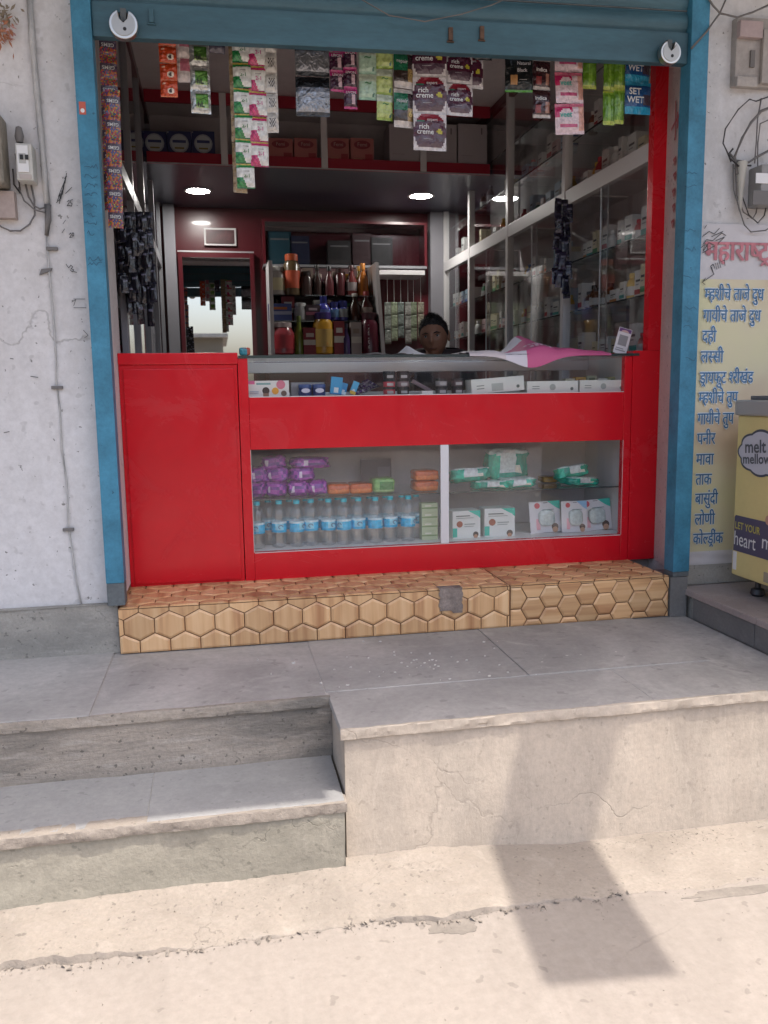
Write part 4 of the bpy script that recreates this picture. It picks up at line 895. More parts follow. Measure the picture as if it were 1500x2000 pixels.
# pale green boxes at the divider
for k in range(4):
    o = link('soap_carton', carton_mesh(.075, .05, .042, hx('b9c6a4'), [('r', 0, 1, .4, .55, hx('7f9a6a')), ('r', .2, .6, .65, .8, hx('e3e3d3'))]), None, (at(838, 1040, .12).x, .13, 0.7565 + k * .0425)); tag(o, f'pale green soap carton, {("bottom", "second", "third", "top")[k]} of the stack left of the white divider', 'carton', 'pale green cartons')
# purple pad packs
PUR = [hx('7a2496'), hx('9a2ea4'), hx('5c1a80'), hx('b044b4')]
def purple_fn(sd):
    def fn(u, v, y):
        if v > .9 or v < .08: return hx('9a3a9c')
        if .2 < u < .42 and .3 < v < .7: return hx('d9c9dc') if (int(u * 30) + int(v * 9)) % 3 else hx('a54f9a')
        if .53 < u < .63 and .3 < v < .62: return hx('e37a45')
        return PUR[(int(u * 9 + sd) + int(v * 4)) % 4]
    return fn
pk = [(504, 976, 38, 30, 0, 'purple'), (541, 976, 40, 30, 0, 'purple'), (583, 974, 40, 30, 0, 'purple'), (620, 974, 38, 30, 0, 'purple'), (506, 948, 36, 27, .05, 'purple'), (545, 947, 44, 26, .03, 'purple'), (590, 945, 46, 26, .03, 'purple'), (537, 923, 48, 24, .06, 'purple'), (603, 921, 74, 20, .04, 'purple')]
zmap = {0: 0}
for k, (px, yb, wp, hp, dy, nm) in enumerate(pk):
    Y = .14 + dy * .6; w = wp / 440; h = hp / 432; x = at(px, yb, Y).x; row = 0 if yb > 960 else (1 if yb > 940 else 2); z = ZS + .0005 + row * .0615 + (0.0 if row < 2 else -.004)
    o = link('pad_pack', softpack_mesh(w * 1.04, .11, h * 1.1 if row else .066, purple_fn(k * 2.1), seed=k * 3.3, lump=.22, p=.5), None, (x, Y, z), (0, R(random.uniform(-7, 7)), R(random.uniform(-22, 22))))
    tag(o, ('purple sanitary pad pack, %s in the %s row of the pile on the glass shelf') % (('first', 'second', 'third', 'fourth')[k if k < 4 else (k - 4 if k < 7 else k - 7)], ('bottom', 'middle', 'top')[row]), 'pad pack', 'pile of purple pad packs')
def orange_fn(u, v, y): return hx('e8e0d8') if .42 < v < .62 else (hx('c85a22') if v > .62 else hx('dd7a3a'))
def green_fn(u, v, y): return hx('a9c88c') if v < .25 else (hx('2f7d3a') if .3 < u < .9 and v < .8 else hx('7fb567'))
for k, (px, z, fn, lab) in enumerate(((660, 0, orange_fn, 'orange and white pack lying left on the glass shelf beside the purple pile'), (703, 0, orange_fn, 'orange and white pack lying right, against the green pack'), (829, 0, orange_fn, 'lower orange pack of two stacked by the white divider'), (829, .049, orange_fn, 'upper orange pack of two stacked by the white divider'), (746, 0, green_fn, 'green and white soft pack on the glass shelf'))):
    Y = .14; h = .0485 if k != 4 else .068; o = link('soft_pack', softpack_mesh(.104 if k != 2 and k != 3 else .115, .12, h, fn, p=.35, seed=k * 1.3), None, (at(px, 968, Y).x, Y, ZS + .0005 + z), (0, 0, R(k - 2))); tag(o, lab, 'pack', 'soft packs on the glass shelf')
# teal baby wipe packs
def teal_fn(sd):
    def fn(u, v, y):
        if .45 < u < .60: return hx('d6dedb') if v > .3 else hx('2aa98f')
        if v > .86: return hx('cfe5de')
        if .62 < u < .8 and .35 < v < .6: return hx('e8e2cf')
        return (hx('0fa88c'), hx('1cc3a2'), hx('0a9681'))[int(u * 7 + sd) % 3]
    return fn
for k, (px, yb, w, d, h, rx, rz, dz, lab) in enumerate(((918, 958, .165, .10, .050, -14, -4, 0, 'left teal wipes pack with white tab, lying on another'), (955, 958, .15, .10, .030, 0, 6, 0, 'flat teal wipes pack at the front left of the right glass shelf'), (1010, 958, .15, .11, .035, 0, -6, 0, 'flat teal wipes pack under the upright one'), (985, 935, .19, .06, .12, 10, 4, .03, 'large upright teal wipes pack with rounded top'), (1117, 935, .145, .09, .045, -12, 8, .032, 'upper teal wipes pack with white tab at the right'), (1130, 948, .15, .11, .030, 0, 12, 0, 'lower teal wipes pack at the right of the glass shelf'))):
    Y = (.15, .13, .14, .22, .17, .15)[k]; w *= 1.12; h *= 1.25; z = ZS + .001 + (.030 if k == 0 else dz)
    o = link('wipes_pack', softpack_mesh(w, d, h, teal_fn(k), p=.45, seed=k * 4.1, lump=.26), None, (at(px, yb, Y).x, Y, z), (R(rx), R((-3, 2, -2, 0, -6, 3)[k]), R(rz))); tag(o, lab, 'wipes pack', 'teal wipes packs')
o = link('wipes_pack', softpack_mesh(.10, .09, .03, lambda u, v, y: hx('b98f3a') if u < .7 else hx('2aa98f'), lump=.1), None, (at(1075, 925, .28).x, .29, ZS + .001)); tag(o, 'small yellow packet behind the teal packs on the glass shelf', 'packet')
o = link('leaflet_card', carton_mesh(.15, .004, .13, hx('6c6068'), [('r', .55, .95, .2, .7, hx('8b8088'))]), None, (at(735, 905, .40).x, .40, ZS + .001), (R(-6), 0, 0)); tag(o, 'grey leaflet card standing behind the green pack', 'card')
# upper deck
ZU = 1.4222
def put(name, me, px, Y, lab, cat, rot=(0, 0, 0), z=ZU, group=None):
    o = link(name, me, None, (at(px, 760, Y).x, Y, z), rot); return tag(o, lab, cat, group)
put('baby_carton', carton_mesh(.172, .06, .066, hx('dcdcd8'), [('r', .0, .16, .78, 1, hx('d86a9a')), ('r', .2, .55, .74, .86, hx('7fa7a4')), ('c', .43, .36, .09, hx('3c2f2a')), ('r', .36, .5, .0, .2, hx('8a6a58')), ('c', .66, .34, .085, hx('e2a33a')), ('c', .80, .74, .11, hx('d0788c')), ('c', .87, .18, .07, hx('6b5a50')), ('r', .04, .25, .3, .34, hx('9aa6b8')), ('r', .04, .25, .2, .24, hx('9aa6b8'))]), 524, .07, 'white carton printed with a child face, first in the upper glass', 'carton')
put('tray_carton', carton_mesh(.145, .07, .058, hx('8f8d90'), []), 600, .13, 'grey open carton behind the blue tins in the upper glass', 'carton')
for k, px in enumerate((596, 623)):
    t = thing('jelly_tin', f'{("left", "right")[k]} of two small dark blue tins in the upper glass', 'tin', (at(px, 760, .06).x, .065, ZU), group='blue tins'); MB().lathe([(.027, 0), (.028, .002), (.028, .034)], 20).build('tin_body', mat('tin_blue', (.02, .045, .16), .35), t, smooth=R(40)); MB().lathe([(.029, .0345), (.029, .047), (.027, .049), (0, .0492)], 20).build('tin_lid', mat('tin_lid_blue', (.045, .09, .26), .35), t, smooth=R(40))
    MB().prism([(.019 * math.cos(a * .3927), .022 + .010 * math.sin(a * .3927)) for a in range(16)], 'y', -.0295, -.0282).build('tin_label', mat('tin_white', (.55, .57, .68), .5), t)
for k, (px, ry, h, c1, c2) in enumerate(((655, 6, .075, '2f93c4', '1f6fa8'), (668, 16, .05, '2f86bb', 'c9d9e0'), (687, 22, .058, '4aa6cf', 'd2a83c'))):
    put('small_carton', carton_mesh(.05 if k == 0 else .026, .02, h, hx(c1), [('r', .3, .7, .1, .4, hx('cfd8dc')), ('r', .0, 1, .0, .25 if k else .06, hx(c2))]), px, .07 + .012 * k, ('tall sky blue carton leaning in the upper glass', 'short sky blue carton between two leaning ones', 'blue and yellow carton leaning right in the upper glass')[k], 'carton', (0, R(ry), 0), z=ZU + .004)
for k in range(6):
    me = sachet_mesh(.075, .05, .008, (lambda q: lambda u, v: hx(('5b3a78', '8a7f8e', '4a2c60')[q % 3]) if (u * 7 + q) % 1 > .25 else hx('a79aa8'))(k), 10, 8, k * 1.7)
    o = link('hair_packet', me, None, (at(700 + k * 7, 760, .10).x, .10 + .012 * k, ZU + .018 + .007 * k), (R(78), R(-18 + 9 * k), R(8 * k - 20))); tag(o, f'purple flat packet, {ORD[k]} from the bottom of the heap in the upper glass', 'packet', 'heap of purple packets')
def tin_stack(px, Y, cols, labs):
    for k, (c, l) in enumerate(zip(cols, labs)):
        t = thing('cream_tin', l, 'tin', (at(px, 760, Y).x, Y, ZU + k * .034)); MB().lathe([(.026, 0), (.0265, .022)], 20).build('tin_body', mat('tin_' + c, hx(c), .4), t, smooth=R(40)); MB().lathe([(.0275, .0225), (.0275, .032), (.026, .0335), (0, .0335)], 20).build('tin_lid', M_black, t, smooth=R(40)); MB().box(-.014, .014, -.0282, -.026, .004, .016).build('tin_label', mat('tin_label_grey', (.35, .33, .33), .5), t)
N3 = ('bottom', 'middle', 'top')
tin_stack(760, .07, ('b03a48', 'b8404e', '2b2628'), [f'{n} tin of the red and black stack in the upper glass' for n in N3])
tin_stack(787, .08, ('2a2527', '7d6a70', '2b2628'), [f'{n} tin of the dark stack beside the red tins' for n in N3])
tin_stack(862, .08, ('4a474a', '8a8688'), [f'{n} grey tin of the short stack right of centre' for n in ('lower', 'upper')])
tin_stack(893, .09, ('3a2c32', '4c3a40'), [f'{n} maroon tin of the short stack before the white cartons' for n in ('lower', 'upper')])
put('tube_carton', carton_mesh(.1, .02, .016, hx('6f5a60'), []), 822, .12, 'thin brown tube carton tilted in the upper glass', 'carton', (0, R(28), 0), z=ZU + .028)
put('white_jar_lid', carton_mesh(.05, .05, .014, hx('d9d9d4'), []), 832, .06, 'small flat white carton in front of the grey tins', 'carton')
for k, (a, b, h, cc) in enumerate(((915, 1019, .064, 0), (1022, 1122, .050, 1), (1124, 1216, .052, 0))):
    w = boxw(a, b, .07, 760) * .98
    put('device_carton', carton_mesh(w, .09, h, hx('d3d6d0'), [('r', .38, .60, .1, .62, hx('a9b0aa')) if k == 0 else ('c', .5, .45, .06, hx('9aa29c')), ('r', .1, .24, .5, .56, hx('6f7a74')), ('r', .1, .24, .3, .36, hx('6f7a74')), ('c', .88, .3, .03, hx('5f6a64'))]), (a + b) / 2, .075, f'white device carton, {("left", "middle", "right")[k]} of three at the right of the upper glass', 'carton', (0, R((-4, 0, 0)[k]), 0), z=ZU + (.004 if k == 0 else 0), group='three white device cartons')
for k in range(6):
    put('small_pill_box', carton_mesh(.05, .04, .062 + .006 * (k % 3), hx(('cfc9b0', 'c8a24a', '9aa58a', 'd8d4c8', 'b9b48a', 'd0cfc8')[k]), [('r', .2, .8, .6, .85, hx(('5f7a5a', '8a5a2a', '4f6a4a', '3f4a52', '6a7a3a', '4f5a62')[k]))]), 1110 + k * 21, .17, f'small pill box, {ORD[k]} from the left behind the white device cartons', 'carton')

# on top of the counter ------------------------------------------------
M_sheet = mat('white_paper', (0.74, 0.73, 0.75), 0.7)
def sheet(name, lab, cat, x0, x1, y0, y1, zf, m, nu=24, nv=14, col=None):
    mb = MB(); fn = lambda u, v: (x0 + (x1 - x0) * u, y0 + (y1 - y0) * v, ZC + zf(u, v)); mb.grid(fn, nu, nv, col)
    mb.grid(lambda u, v: tuple(Vector(fn(1 - u, v)) - Vector((0, 0, .0008))), nu, nv, (lambda u, v: col(1 - u, v)) if col else None); return tag(mb.build(name, m, smooth=1), lab, cat)
sheet('paper_sheet', 'white paper sheet with a raised corner on the counter top', 'paper', at(765, 697, .12).x, at(920, 697, .12).x, .03, .30, lambda u, v: .003 + .055 * max(0, 1 - abs(u - .30) / .22) ** 1.5 * max(0, v * 1.2 - .1) * (1 if u > .3 else .9), M_sheet)
sheet('grey_paper', 'crumpled grey paper lying left of the white sheet on the counter', 'paper', at(665, 697, .1).x, at(800, 697, .1).x, .02, .26, lambda u, v: .0015 + .016 * abs(nz(u * 4, v * 3, 2.2)), mat('grey_paper', (0.16, 0.14, 0.14), 0.8))
def bag_fn(u, v):
    xa, xb = at(915, 697, 0).x, at(1190, 697, 0).x; x = xa + (xb - xa) * u; y = .30 - .34 * v
    hump = .080 * math.exp(-((u - .50) / .10) ** 2) * (1 - v * .8) + .042 * math.exp(-((u - .70) / .18) ** 2) * (1 - v * .75) + .020 * math.exp(-((u - .10) / .10) ** 2) * (1 - .6 * v)
    z = .006 + hump + .006 * nz(u * 9, v * 5, 1.0) + .004 * nz(u * 22, v * 13, 3.0); hang = max(0.0, v - .87) / .13
    if y < -.012:
        drop = .052 * math.exp(-((u - .43) / .17) ** 2) * hang + .008 * hang; y = -.016 - .006 * hang; z = .004 * (1 - hang) - drop
    return (x, y, ZC + max(z, .001) if y > -.012 else ZC + z)
PK = hx('c45a86')
def bag_col(u, v):
    s = u + (.5 - v) * .18
    if s < .17: return hx('cfc3c4')
    if v > .90 and u < .40: return hx('d5cfd6')
    if u < .48 and v < .36 - (u - .35) * .5: return hx('d5d0da')
    if s < .25 and v > .6: return hx('d3ccd2')
    return PK if s < .9 else hx('c06f8c')
mb = MB().grid(bag_fn, 60, 40, bag_col); mb.grid(lambda u, v: tuple(Vector(bag_fn(1 - u, v)) - Vector((0, -.0012, .0012))), 60, 40, lambda u, v: bag_col(1 - u, v))
bag = tag(mb.build('carry_bag', mat_print('bag_cloth', 0.6), smooth=1), 'white and pink cloth carry bag draped over the counter edge', 'bag')
def on_bag(u, v): q = Vector(bag_fn(u, v)); return q + Vector((0, -.0015, .0018))
mb = MB(); r_ = random.Random(4)
for k in range(2):
    u = .43 + .02 * k
    for n_ in range(6 - k):
        w_ = .018 + .008 * r_.random(); v0, v1 = .60 + .13 * k, .67 + .13 * k
        mb.face([on_bag(u, v1), on_bag(u + w_, v1), on_bag(u + w_, v0), on_bag(u, v0)]); u += w_ + .010
mb.build('printed_words', mat('bag_print', (0.62, 0.42, 0.50), .6), bag)
a = at(1219, 692, .05); t = thing('payment_card_stand', 'white payment card standing tilted at the right end of the counter', 'sign', (a.x - .02, .06, ZC + .001), (R(-14), R(17), R(-14)))
MB().box(-.031, .031, -.002, .002, 0, .125).build('card', M_sheet, t, bevel=.001); MB().box(-.028, .028, -.0034, -.0021, .105, .122).build('card_header', mat('card_purple', (.16, .07, .22), .5), t); MB().prism([(.018 * math.cos(a_ * .3927), .105 + .010 * math.sin(a_ * .3927)) for a_ in range(9)], 'y', -.0046, -.0035).build('card_badge', mat('card_pink', (.62, .42, .40), .5), t)
MB().box(-.020, .020, -.0030, -.0021, .040, .090).build('card_field', mat('card_grey', (.30, .30, .31), .6), t); MB().box(-.024, .022, -.0030, -.0021, .014, .019).build('card_line', mat('card_grey', 0), t); MB().box(-.024, .012, -.0030, -.0021, .024, .028).build('card_line', mat('card_grey', 0), t)
MB().prism([(0, .002), (.05, .002), (0, .09)], 'x', -.012, .012).build('card_foot', M_sheet, t)
t = thing('toy_packet', 'tiny orange and turquoise packet on the red flap corner', 'packet', (at(478, 688, .3).x, .3, ZC + .014)); link('packet', softpack_mesh(.05, .03, .035, lambda u, v, y: hx('d8532e') if u > .5 else hx('3fa8b8')), t)
# ------------------------------------------------------------------ right wall cabinet with medicines
RCB = thing('medicine_cabinet', 'tall glass fronted medicine cabinet along the right side of the shop', 'cabinet')
XF = 1.95; YS_ = [0.06, 1.03, 1.98, 2.86, 3.60]
Bc = lambda *a, name, m, par, bev=0.002: MB().box(*a).build(name, m, par, bevel=bev)
for y in YS_[1:]: Bc(XF, XF + .045, y - .022, y + .022, ZP, 3.39, name='post', m=M_white_alu, par=RCB)
for a, b in zip(YS_[:-1], YS_[1:]):
    a2, b2 = (a + .0225 if a > .1 else a), b - .0225
    Bc(XF + .002, XF + .04, a2, b2, 2.450, 2.530, name='rail', m=M_white_alu, par=RCB)
    Bc(XF + .002, XF + .04, a2, b2, 3.34, 3.388, name='head_rail', m=M_red_dark, par=RCB)
    Bc(2.36, 2.40, a2, b2, ZP, 3.388, name='back_board', m=M_board, par=RCB, bev=0)
    for z, m in ((1.600, M_shelf_glass), (1.873, M_shelf_glass), (2.148, M_shelf_glass), (2.525, M_board), (2.80, M_shelf_glass), (3.06, M_shelf_glass)):
        Bc(XF + .045, 2.355, a2, b2, z - .008, z, name='shelf', m=m, par=RCB, bev=0)
        Bc(XF + .0425, XF + .0448, a2, b2, z - .008, z, name='shelf_edge', m=M_edge, par=RCB, bev=0)
    mid = (a2 + b2) / 2
    for q, (c, d) in enumerate(((a2, mid + .03), (mid - .03, b2))):
        if a < .1 and q == 0: c += .0
        Bc(XF + .008 + q * .012, XF + .012 + q * .012, c, d, ZP + .5, 2.4495, name='sliding_pane', m=M_glass_dark, par=RCB, bev=0)
        Bc(XF + .007 + q * .012, XF + .013 + q * .012, d - .004 if q == 0 else c, d if q == 0 else c + .004, ZP + .5, 2.4493, name='pane_edge', m=M_alu, par=RCB, bev=0)
        Bc(XF + .008 + q * .012, XF + .012 + q * .012, c, d, 2.5305, 3.3395, name='sliding_pane', m=M_glass_dark, par=RCB, bev=0)
    Bc(XF + .002, XF + .03, a2, b2, ZP, ZP + .49, name='lower_door', m=M_red, par=RCB)
rs = random.Random(21)
BAY = ['nearest bay', 'second bay', 'third bay', 'rearmost bay']; SHF = {1.600: 'counter level shelf', 1.873: 'lower glass shelf', 2.148: 'upper glass shelf', 2.525: 'shelf above the rail', 2.80: 'high shelf'}
CC = [('white', 'd2d2cf', 'teal', '3a9a94'), ('white', 'd6d3cf', 'red', 'b23a3e'), ('cream', 'cfc6a8', 'green', '4b8a5a'), ('pale grey', 'b8b9bc', 'navy', '33406e'), ('white', 'd8d8d6', 'orange', 'c9803a'), ('pale blue', '9fb6c8', 'blue', '33619a'), ('pale pink', 'd0b4b4', 'maroon', '7a2f3a')]
BC_ = [('white', 'd2d2d0', 'white cap', 'dededc'), ('amber', '5a3418', 'dark cap', '28262a'), ('amber', '6b4420', 'white cap', 'd6d6d2'), ('red', 'a2343a', 'red cap', 'b03a40'), ('green', '2f7a58', 'white cap', 'd6d6d2'), ('yellow', 'c9a23a', 'yellow cap', 'd0b050'), ('blue', '2f5c92', 'blue cap', '2f6ea8')]
CARTONS = {}; BOTS = {}
def med_bottle(kind, lab, loc, s, hs):
    nm, c, capn, cc = BC_[kind]; t = thing('medicine_bottle', lab, 'bottle', loc, (0, 0, rs.uniform(-.4, .4)), 'bottles in the right cabinet')
    if kind not in BOTS:
        BOTS[kind] = (MB().lathe([(.8, 0), (1, .08), (1, 2.3), (.75, 2.9), (.45, 3.15), (.45, 3.3)], 14).mesh('bottle', mat('bottle_' + c, hx(c), .3), smooth=R(40)), MB().lathe([(.55, 3.31), (.55, 3.95), (.45, 4.02), (0, 4.02)], 14).mesh('cap', mat('cap_' + cc, hx(cc), .4), smooth=R(40)), MB().lathe([(1.03, .5), (1.03, 1.9)], 14).mesh('label_band', mat('band_pale', (.55, .55, .54), .6), smooth=R(40)))
    for n, me in zip(('bottle', 'cap', 'label_band'), BOTS[kind]): link(n, me, t, scale=(s, s, s * hs))
for bi, (a, b) in enumerate(zip(YS_[:-1], YS_[1:])):
    for z, sn in SHF.items():
        y = a + .05; k = 0; zoff = z
        while y < b - .09 and k < 12:
            if bi >= 2 and z > 2.2 and rs.random() < .55: y += .12; continue
            if bi == 0 and z == 2.148 and .38 < y < .50: y = .50
            if bi == 0 and z == 1.873 and .40 < y < .52: y = .52
            if rs.random() < (.10 if bi == 0 else .2): y += .06; continue
            bot = rs.random() < (.85 if (z == 1.873 and bi == 0 and y > .5) else .42)
            x = XF + .085 + rs.uniform(0, .03)
            if bot:
                s = rs.uniform(.021, .028); kd = 1 if (z == 1.873 and y > .5 and bi == 0) else (rs.choice((0, 0, 0, 2, 3, 4, 5)) if bi == 0 else rs.randrange(len(BC_))); nm, c, capn, cc = BC_[kd]
                med_bottle(kd, f'{nm} {capn.replace(" ","-")}ped bottle, {ORD[k]} item in, {sn}, {BAY[bi]}, right cabinet', (x, y + s, z + .0005), s, rs.uniform(.9, 1.25)); y += 2 * s + rs.uniform(.004, .025)
            else:
                w = rs.choice((.045, .055, .07, .085)); h = rs.choice((.07, .09, .11, .13, .15)); kd = rs.choice((0, 1, 4, 0, 1, 2)) if bi == 0 else rs.randrange(len(CC)); nm, c, bn, bc = CC[kd]; key = (w, h, kd)
                if key not in CARTONS: CARTONS[key] = carton_mesh(w, .08, h, hx(c), [('r', 0, 1, .12, .3, hx(bc)), ('r', .15, .8, .58, .66, hx('4a4a4e')), ('r', .15, .6, .46, .5, hx('8a8a8c'))])
                o = link('medicine_carton', CARTONS[key], None, (x + .02, y + w / 2, z + .0005), (0, 0, -math.pi / 2 + rs.uniform(-.06, .06))); tag(o, f'{nm} {bn}-banded carton, {ORD[k]} item in, {sn}, {BAY[bi]}, right cabinet', 'carton', 'cartons in the right cabinet'); y += w + rs.uniform(.004, .02)
            k += 1
# ------------------------------------------------------------------ left wall cabinet
LCB = thing('dark_cabinet', 'dark glass fronted cabinet along the left side of the shop', 'cabinet')
XL = -0.392; YL = [0.50, 1.2, 1.98, 2.86, 3.55]
Bc(XL - .03, XL, .50, .56, ZP, 3.39, name='post', m=M_grey_alu, par=LCB)
for y in YL[1:]: Bc(XL - .04, XL, y - .022, y + .022, ZP, 3.39, name='post', m=M_grey_alu, par=LCB)
for i, (a, b) in enumerate(zip(YL[:-1], YL[1:])):
    a2, b2 = (a + .0225 if i else a + .061), b - .0225
    Bc(XL - .04, XL - .002, a2, b2, 2.45, 2.52, name='rail', m=M_grey_alu, par=LCB); Bc(XL - .04, XL - .002, a2, b2, 3.33, 3.388, name='head_rail', m=M_red_dark, par=LCB)
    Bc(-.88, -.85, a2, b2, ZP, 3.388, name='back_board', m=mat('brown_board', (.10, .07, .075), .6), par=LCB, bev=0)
    for z in (1.55, 1.85, 2.15, 2.52, 2.85): Bc(-.849, XL - .045, a2, b2, z - .01, z, name='shelf', m=M_grey_alu, par=LCB, bev=0)
    for q, (c, d) in enumerate(((a2, (a2 + b2) / 2 + .03), ((a2 + b2) / 2 - .03, b2))):
        Bc(XL - .014 - q * .012, XL - .010 - q * .012, c, d, ZP + .5, 2.4495, name='sliding_pane', m=mat_clear('smoked_glass', tint=(.82, .82, .84), boost=1.3), par=LCB, bev=0)
        Bc(XL - .014 - q * .012, XL - .010 - q * .012, c, d, 2.5205, 3.3295, name='sliding_pane', m=MATS['smoked_glass'], par=LCB, bev=0)
    Bc(XL - .03, XL - .002, a2, b2, ZP, ZP + .49, name='lower_door', m=M_red_dark, par=LCB)
    for z in (1.55, 1.85, 2.15):
        for k in range(3):
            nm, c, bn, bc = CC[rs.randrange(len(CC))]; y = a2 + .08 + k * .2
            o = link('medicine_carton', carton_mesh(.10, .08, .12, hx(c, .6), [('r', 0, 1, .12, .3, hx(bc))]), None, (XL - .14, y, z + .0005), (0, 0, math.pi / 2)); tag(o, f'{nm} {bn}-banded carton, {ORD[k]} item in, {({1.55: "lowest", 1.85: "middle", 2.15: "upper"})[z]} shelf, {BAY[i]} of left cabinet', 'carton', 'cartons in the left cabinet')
# ------------------------------------------------------------------ loft with boxed goods
LO = thing('loft_cupboard', 'red edged loft cupboard with open front across the rear of the shop', 'cupboard')
YL0, ZL0, ZL1 = 2.35, 2.95, 3.395
Bc(-.949, 2.30, YL0 + .001, 3.69, ZL0, ZL0 + .03, name='loft_floor', m=M_loft_ceiling, par=LO, bev=0)
Bc(-.39, 1.948, YL0 - .018, YL0, ZL0 - .012, ZL0 + .062, name='bottom_trim', m=mat('loft_red', (.30, .012, .03), .35), par=LO); Bc(-.39, 1.948, YL0 - .018, YL0, ZL1 - .075, ZL1, name='top_trim', m=MATS['loft_red'], par=LO)
Bc(-.39, 1.948, YL0 - .020, YL0 - .0181, ZL0 - .012, ZL0 - .004, name='metal_strip', m=M_alu, par=LO, bev=0)
Bc(-.94, 2.29, 2.85, 2.87, ZL0 + .031, ZL1, name='loft_back', m=M_board, par=LO, bev=0)
for px in (437, 632, 825):
    x = at(px, 270, YL0).x; Bc(x - .022, x + .022, YL0 - .030, YL0 - .0205, ZL0 - .004, ZL1 - .003, name='mullion', m=M_white_alu, par=LO)
def loft_box(px0, px1, yt, fn, lab, d=.2):
    a, b = at(px0, 325, YL0), at(px1, 325, YL0); h = at(px0, yt, YL0).z - ZL0 - .065
    w = b.x - a.x - .004; o = fn(w, d, h + .03); o.location = ((a.x + b.x) / 2, YL0 + .02 + d / 2, ZL0 + .0305); return tag(o, lab, 'carton')
def blue_box(w, d, h): return link('diaper_carton', carton_mesh(w, d, h, hx('1c2350'), [('c', .5, .56, .40, hx('8f949c')), ('c', .5, .56, .34, hx('a9aeb2')), ('r', .22, .78, .58, .68, hx('2f3a68')), ('r', .3, .7, .36, .42, hx('7a6a3a')), ('c', .04, .95, .03, hx('c8c8c8'))]), None)
def pink_box(w, d, h):
    o = link('cereal_carton', carton_mesh(w, d, h, hx('a5625c'), [('p', [(.5 + .36 * math.cos(a * .3927), .76 + .16 * math.sin(a * .3927)) for a in range(16)], hx('7a2630')), ('r', .62, .95, .08, .42, hx('8a2a30')), ('r', .12, .5, .2, .26, hx('b98a70'))]), None); text('Femi', mat('pink_print', (.45, .30, .27), .5), o, (0, -d / 2 - .002, h * .70), h * .2); return o
def white_box(w, d, h): return link('plain_carton', carton_mesh(w, d, h, hx('a79fa2'), [('r', .8, .84, .78, .92, hx('5a5458')), ('r', .1, .5, .3, .31, hx('8d8588'))]), None)
for k, (a, b) in enumerate(((280, 328), (328, 376), (376, 422))): loft_box(a, b, 252, blue_box, f'dark blue loft carton with pale disc, {ORD[k]} of three from the left')
loft_box(240, 272, 258, blue_box, 'dark blue loft carton half hidden by the left cabinet')
for k, (a, b) in enumerate(((525, 574), (576, 621), (641, 684), (686, 732))): loft_box(a, b, 266, pink_box, f'pinkish red printed loft carton, {ORD[k]} of four from the left')
for k, (a, b) in enumerate(((762, 823), (833, 894), (896, 953))): loft_box(a, b, 238, white_box, f'plain whitish loft carton, {ORD[k]} of three at the right')
# ------------------------------------------------------------------ downlights
M_lamp = mat('lamp_disc', (1.0, 0.97, 0.92), 0.5, emit=70.0)
for k, (px, py) in enumerate(((387, 372), (822, 382), (640, 352))):
    p = atz(px, py, ZL0) if k < 2 else Vector((2.10, 3.05, ZL0))
    if k == 2: continue
    t = thing('ceiling_light', f'round lit recessed ceiling light, {("left", "right")[k]} one under the loft', 'ceiling light', (p.x, p.y, ZL0))
    MB().lathe([(.085, -.001), (.107, -.001), (.107, -.006), (.085, -.006), (.085, -.001)], 28).build('light_rim', M_white_alu, t, smooth=R(40)); MB().lathe([(0, -.004), (.084, -.004), (.084, -.002), (0, -.002)], 28).build('lit_disc', M_lamp, t)
# ------------------------------------------------------------------ rear wall: mirror door, rack of jars, glass cupboard
YB0 = 3.66
DR = thing('mirror_door', 'maroon framed mirror door at the rear left reflecting the bright street', 'mirror')
a, b = at(356, 503, YB0), at(494, 690, YB0); xa, xb = a.x, b.x; zt_ = a.z
for q in ((xa - .035, xa, ZP, zt_ + .05), (xb, xb + .035, ZP, zt_ + .05), (xa, xb, zt_, zt_ + .05), (xa, xb, ZP, ZP + .12)): Bc(q[0], q[1], YB0 - .03, YB0 + .035, q[2], q[3], name='frame', m=M_red_dark, par=DR)
Bc(xa, xb, YB0 - .012, YB0 - .006, ZP + .12, zt_, name='mirror_pane', m=mat('mirror', (0.80, 0.81, 0.82), 0.015, 1.0), par=DR, bev=0)
Bc(xa - .036, xb + .036, YB0 - .032, YB0 - .0301, zt_ + .040, zt_ + .052, name='metal_strip', m=M_alu, par=DR, bev=0)
p = at(430, 462, YB0); t = thing('door_plaque', 'small dark framed picture above the mirror door', 'picture', (p.x, YB0 + .03, p.z))
Bc(-.13, .13, -.02, .008, -.07, .07, name='picture_frame', m=M_white_alu, par=t); Bc(-.115, .115, -.024, -.0201, -.055, .055, name='picture', m=mat('picture_dark', (.10, .03, .035), .4, var=.6, vscale=18), par=t); MB().prism([(-.08, .072), (.08, .072), (.05, .13), (.0, .16), (-.05, .13)], 'y', -.015, .003).build('red_garland', M_red_dark, t)
GC = thing('glass_cupboard', 'dark glass wall cupboard above the jar rack at the rear', 'cupboard')
a, b = at(512, 432, 3.5), at(834, 520, 3.5)
Bc(a.x, b.x, 3.50, 3.69, b.z - .02, b.z, name='cupboard_floor', m=M_grey_alu, par=GC, bev=0); Bc(a.x, b.x, 3.50, 3.69, a.z, a.z + .02, name='cupboard_top', m=M_red_dark, par=GC, bev=0)
for x in (a.x, b.x - .02): Bc(x, x + .02, 3.50, 3.69, b.z + .0005, a.z - .0005, name='cupboard_side', m=M_red_dark, par=GC, bev=0)
Bc(a.x + .0205, b.x - .0205, 3.502, 3.507, b.z + .001, a.z - .001, name='cupboard_pane', m=MATS['smoked_glass'], par=GC, bev=0)
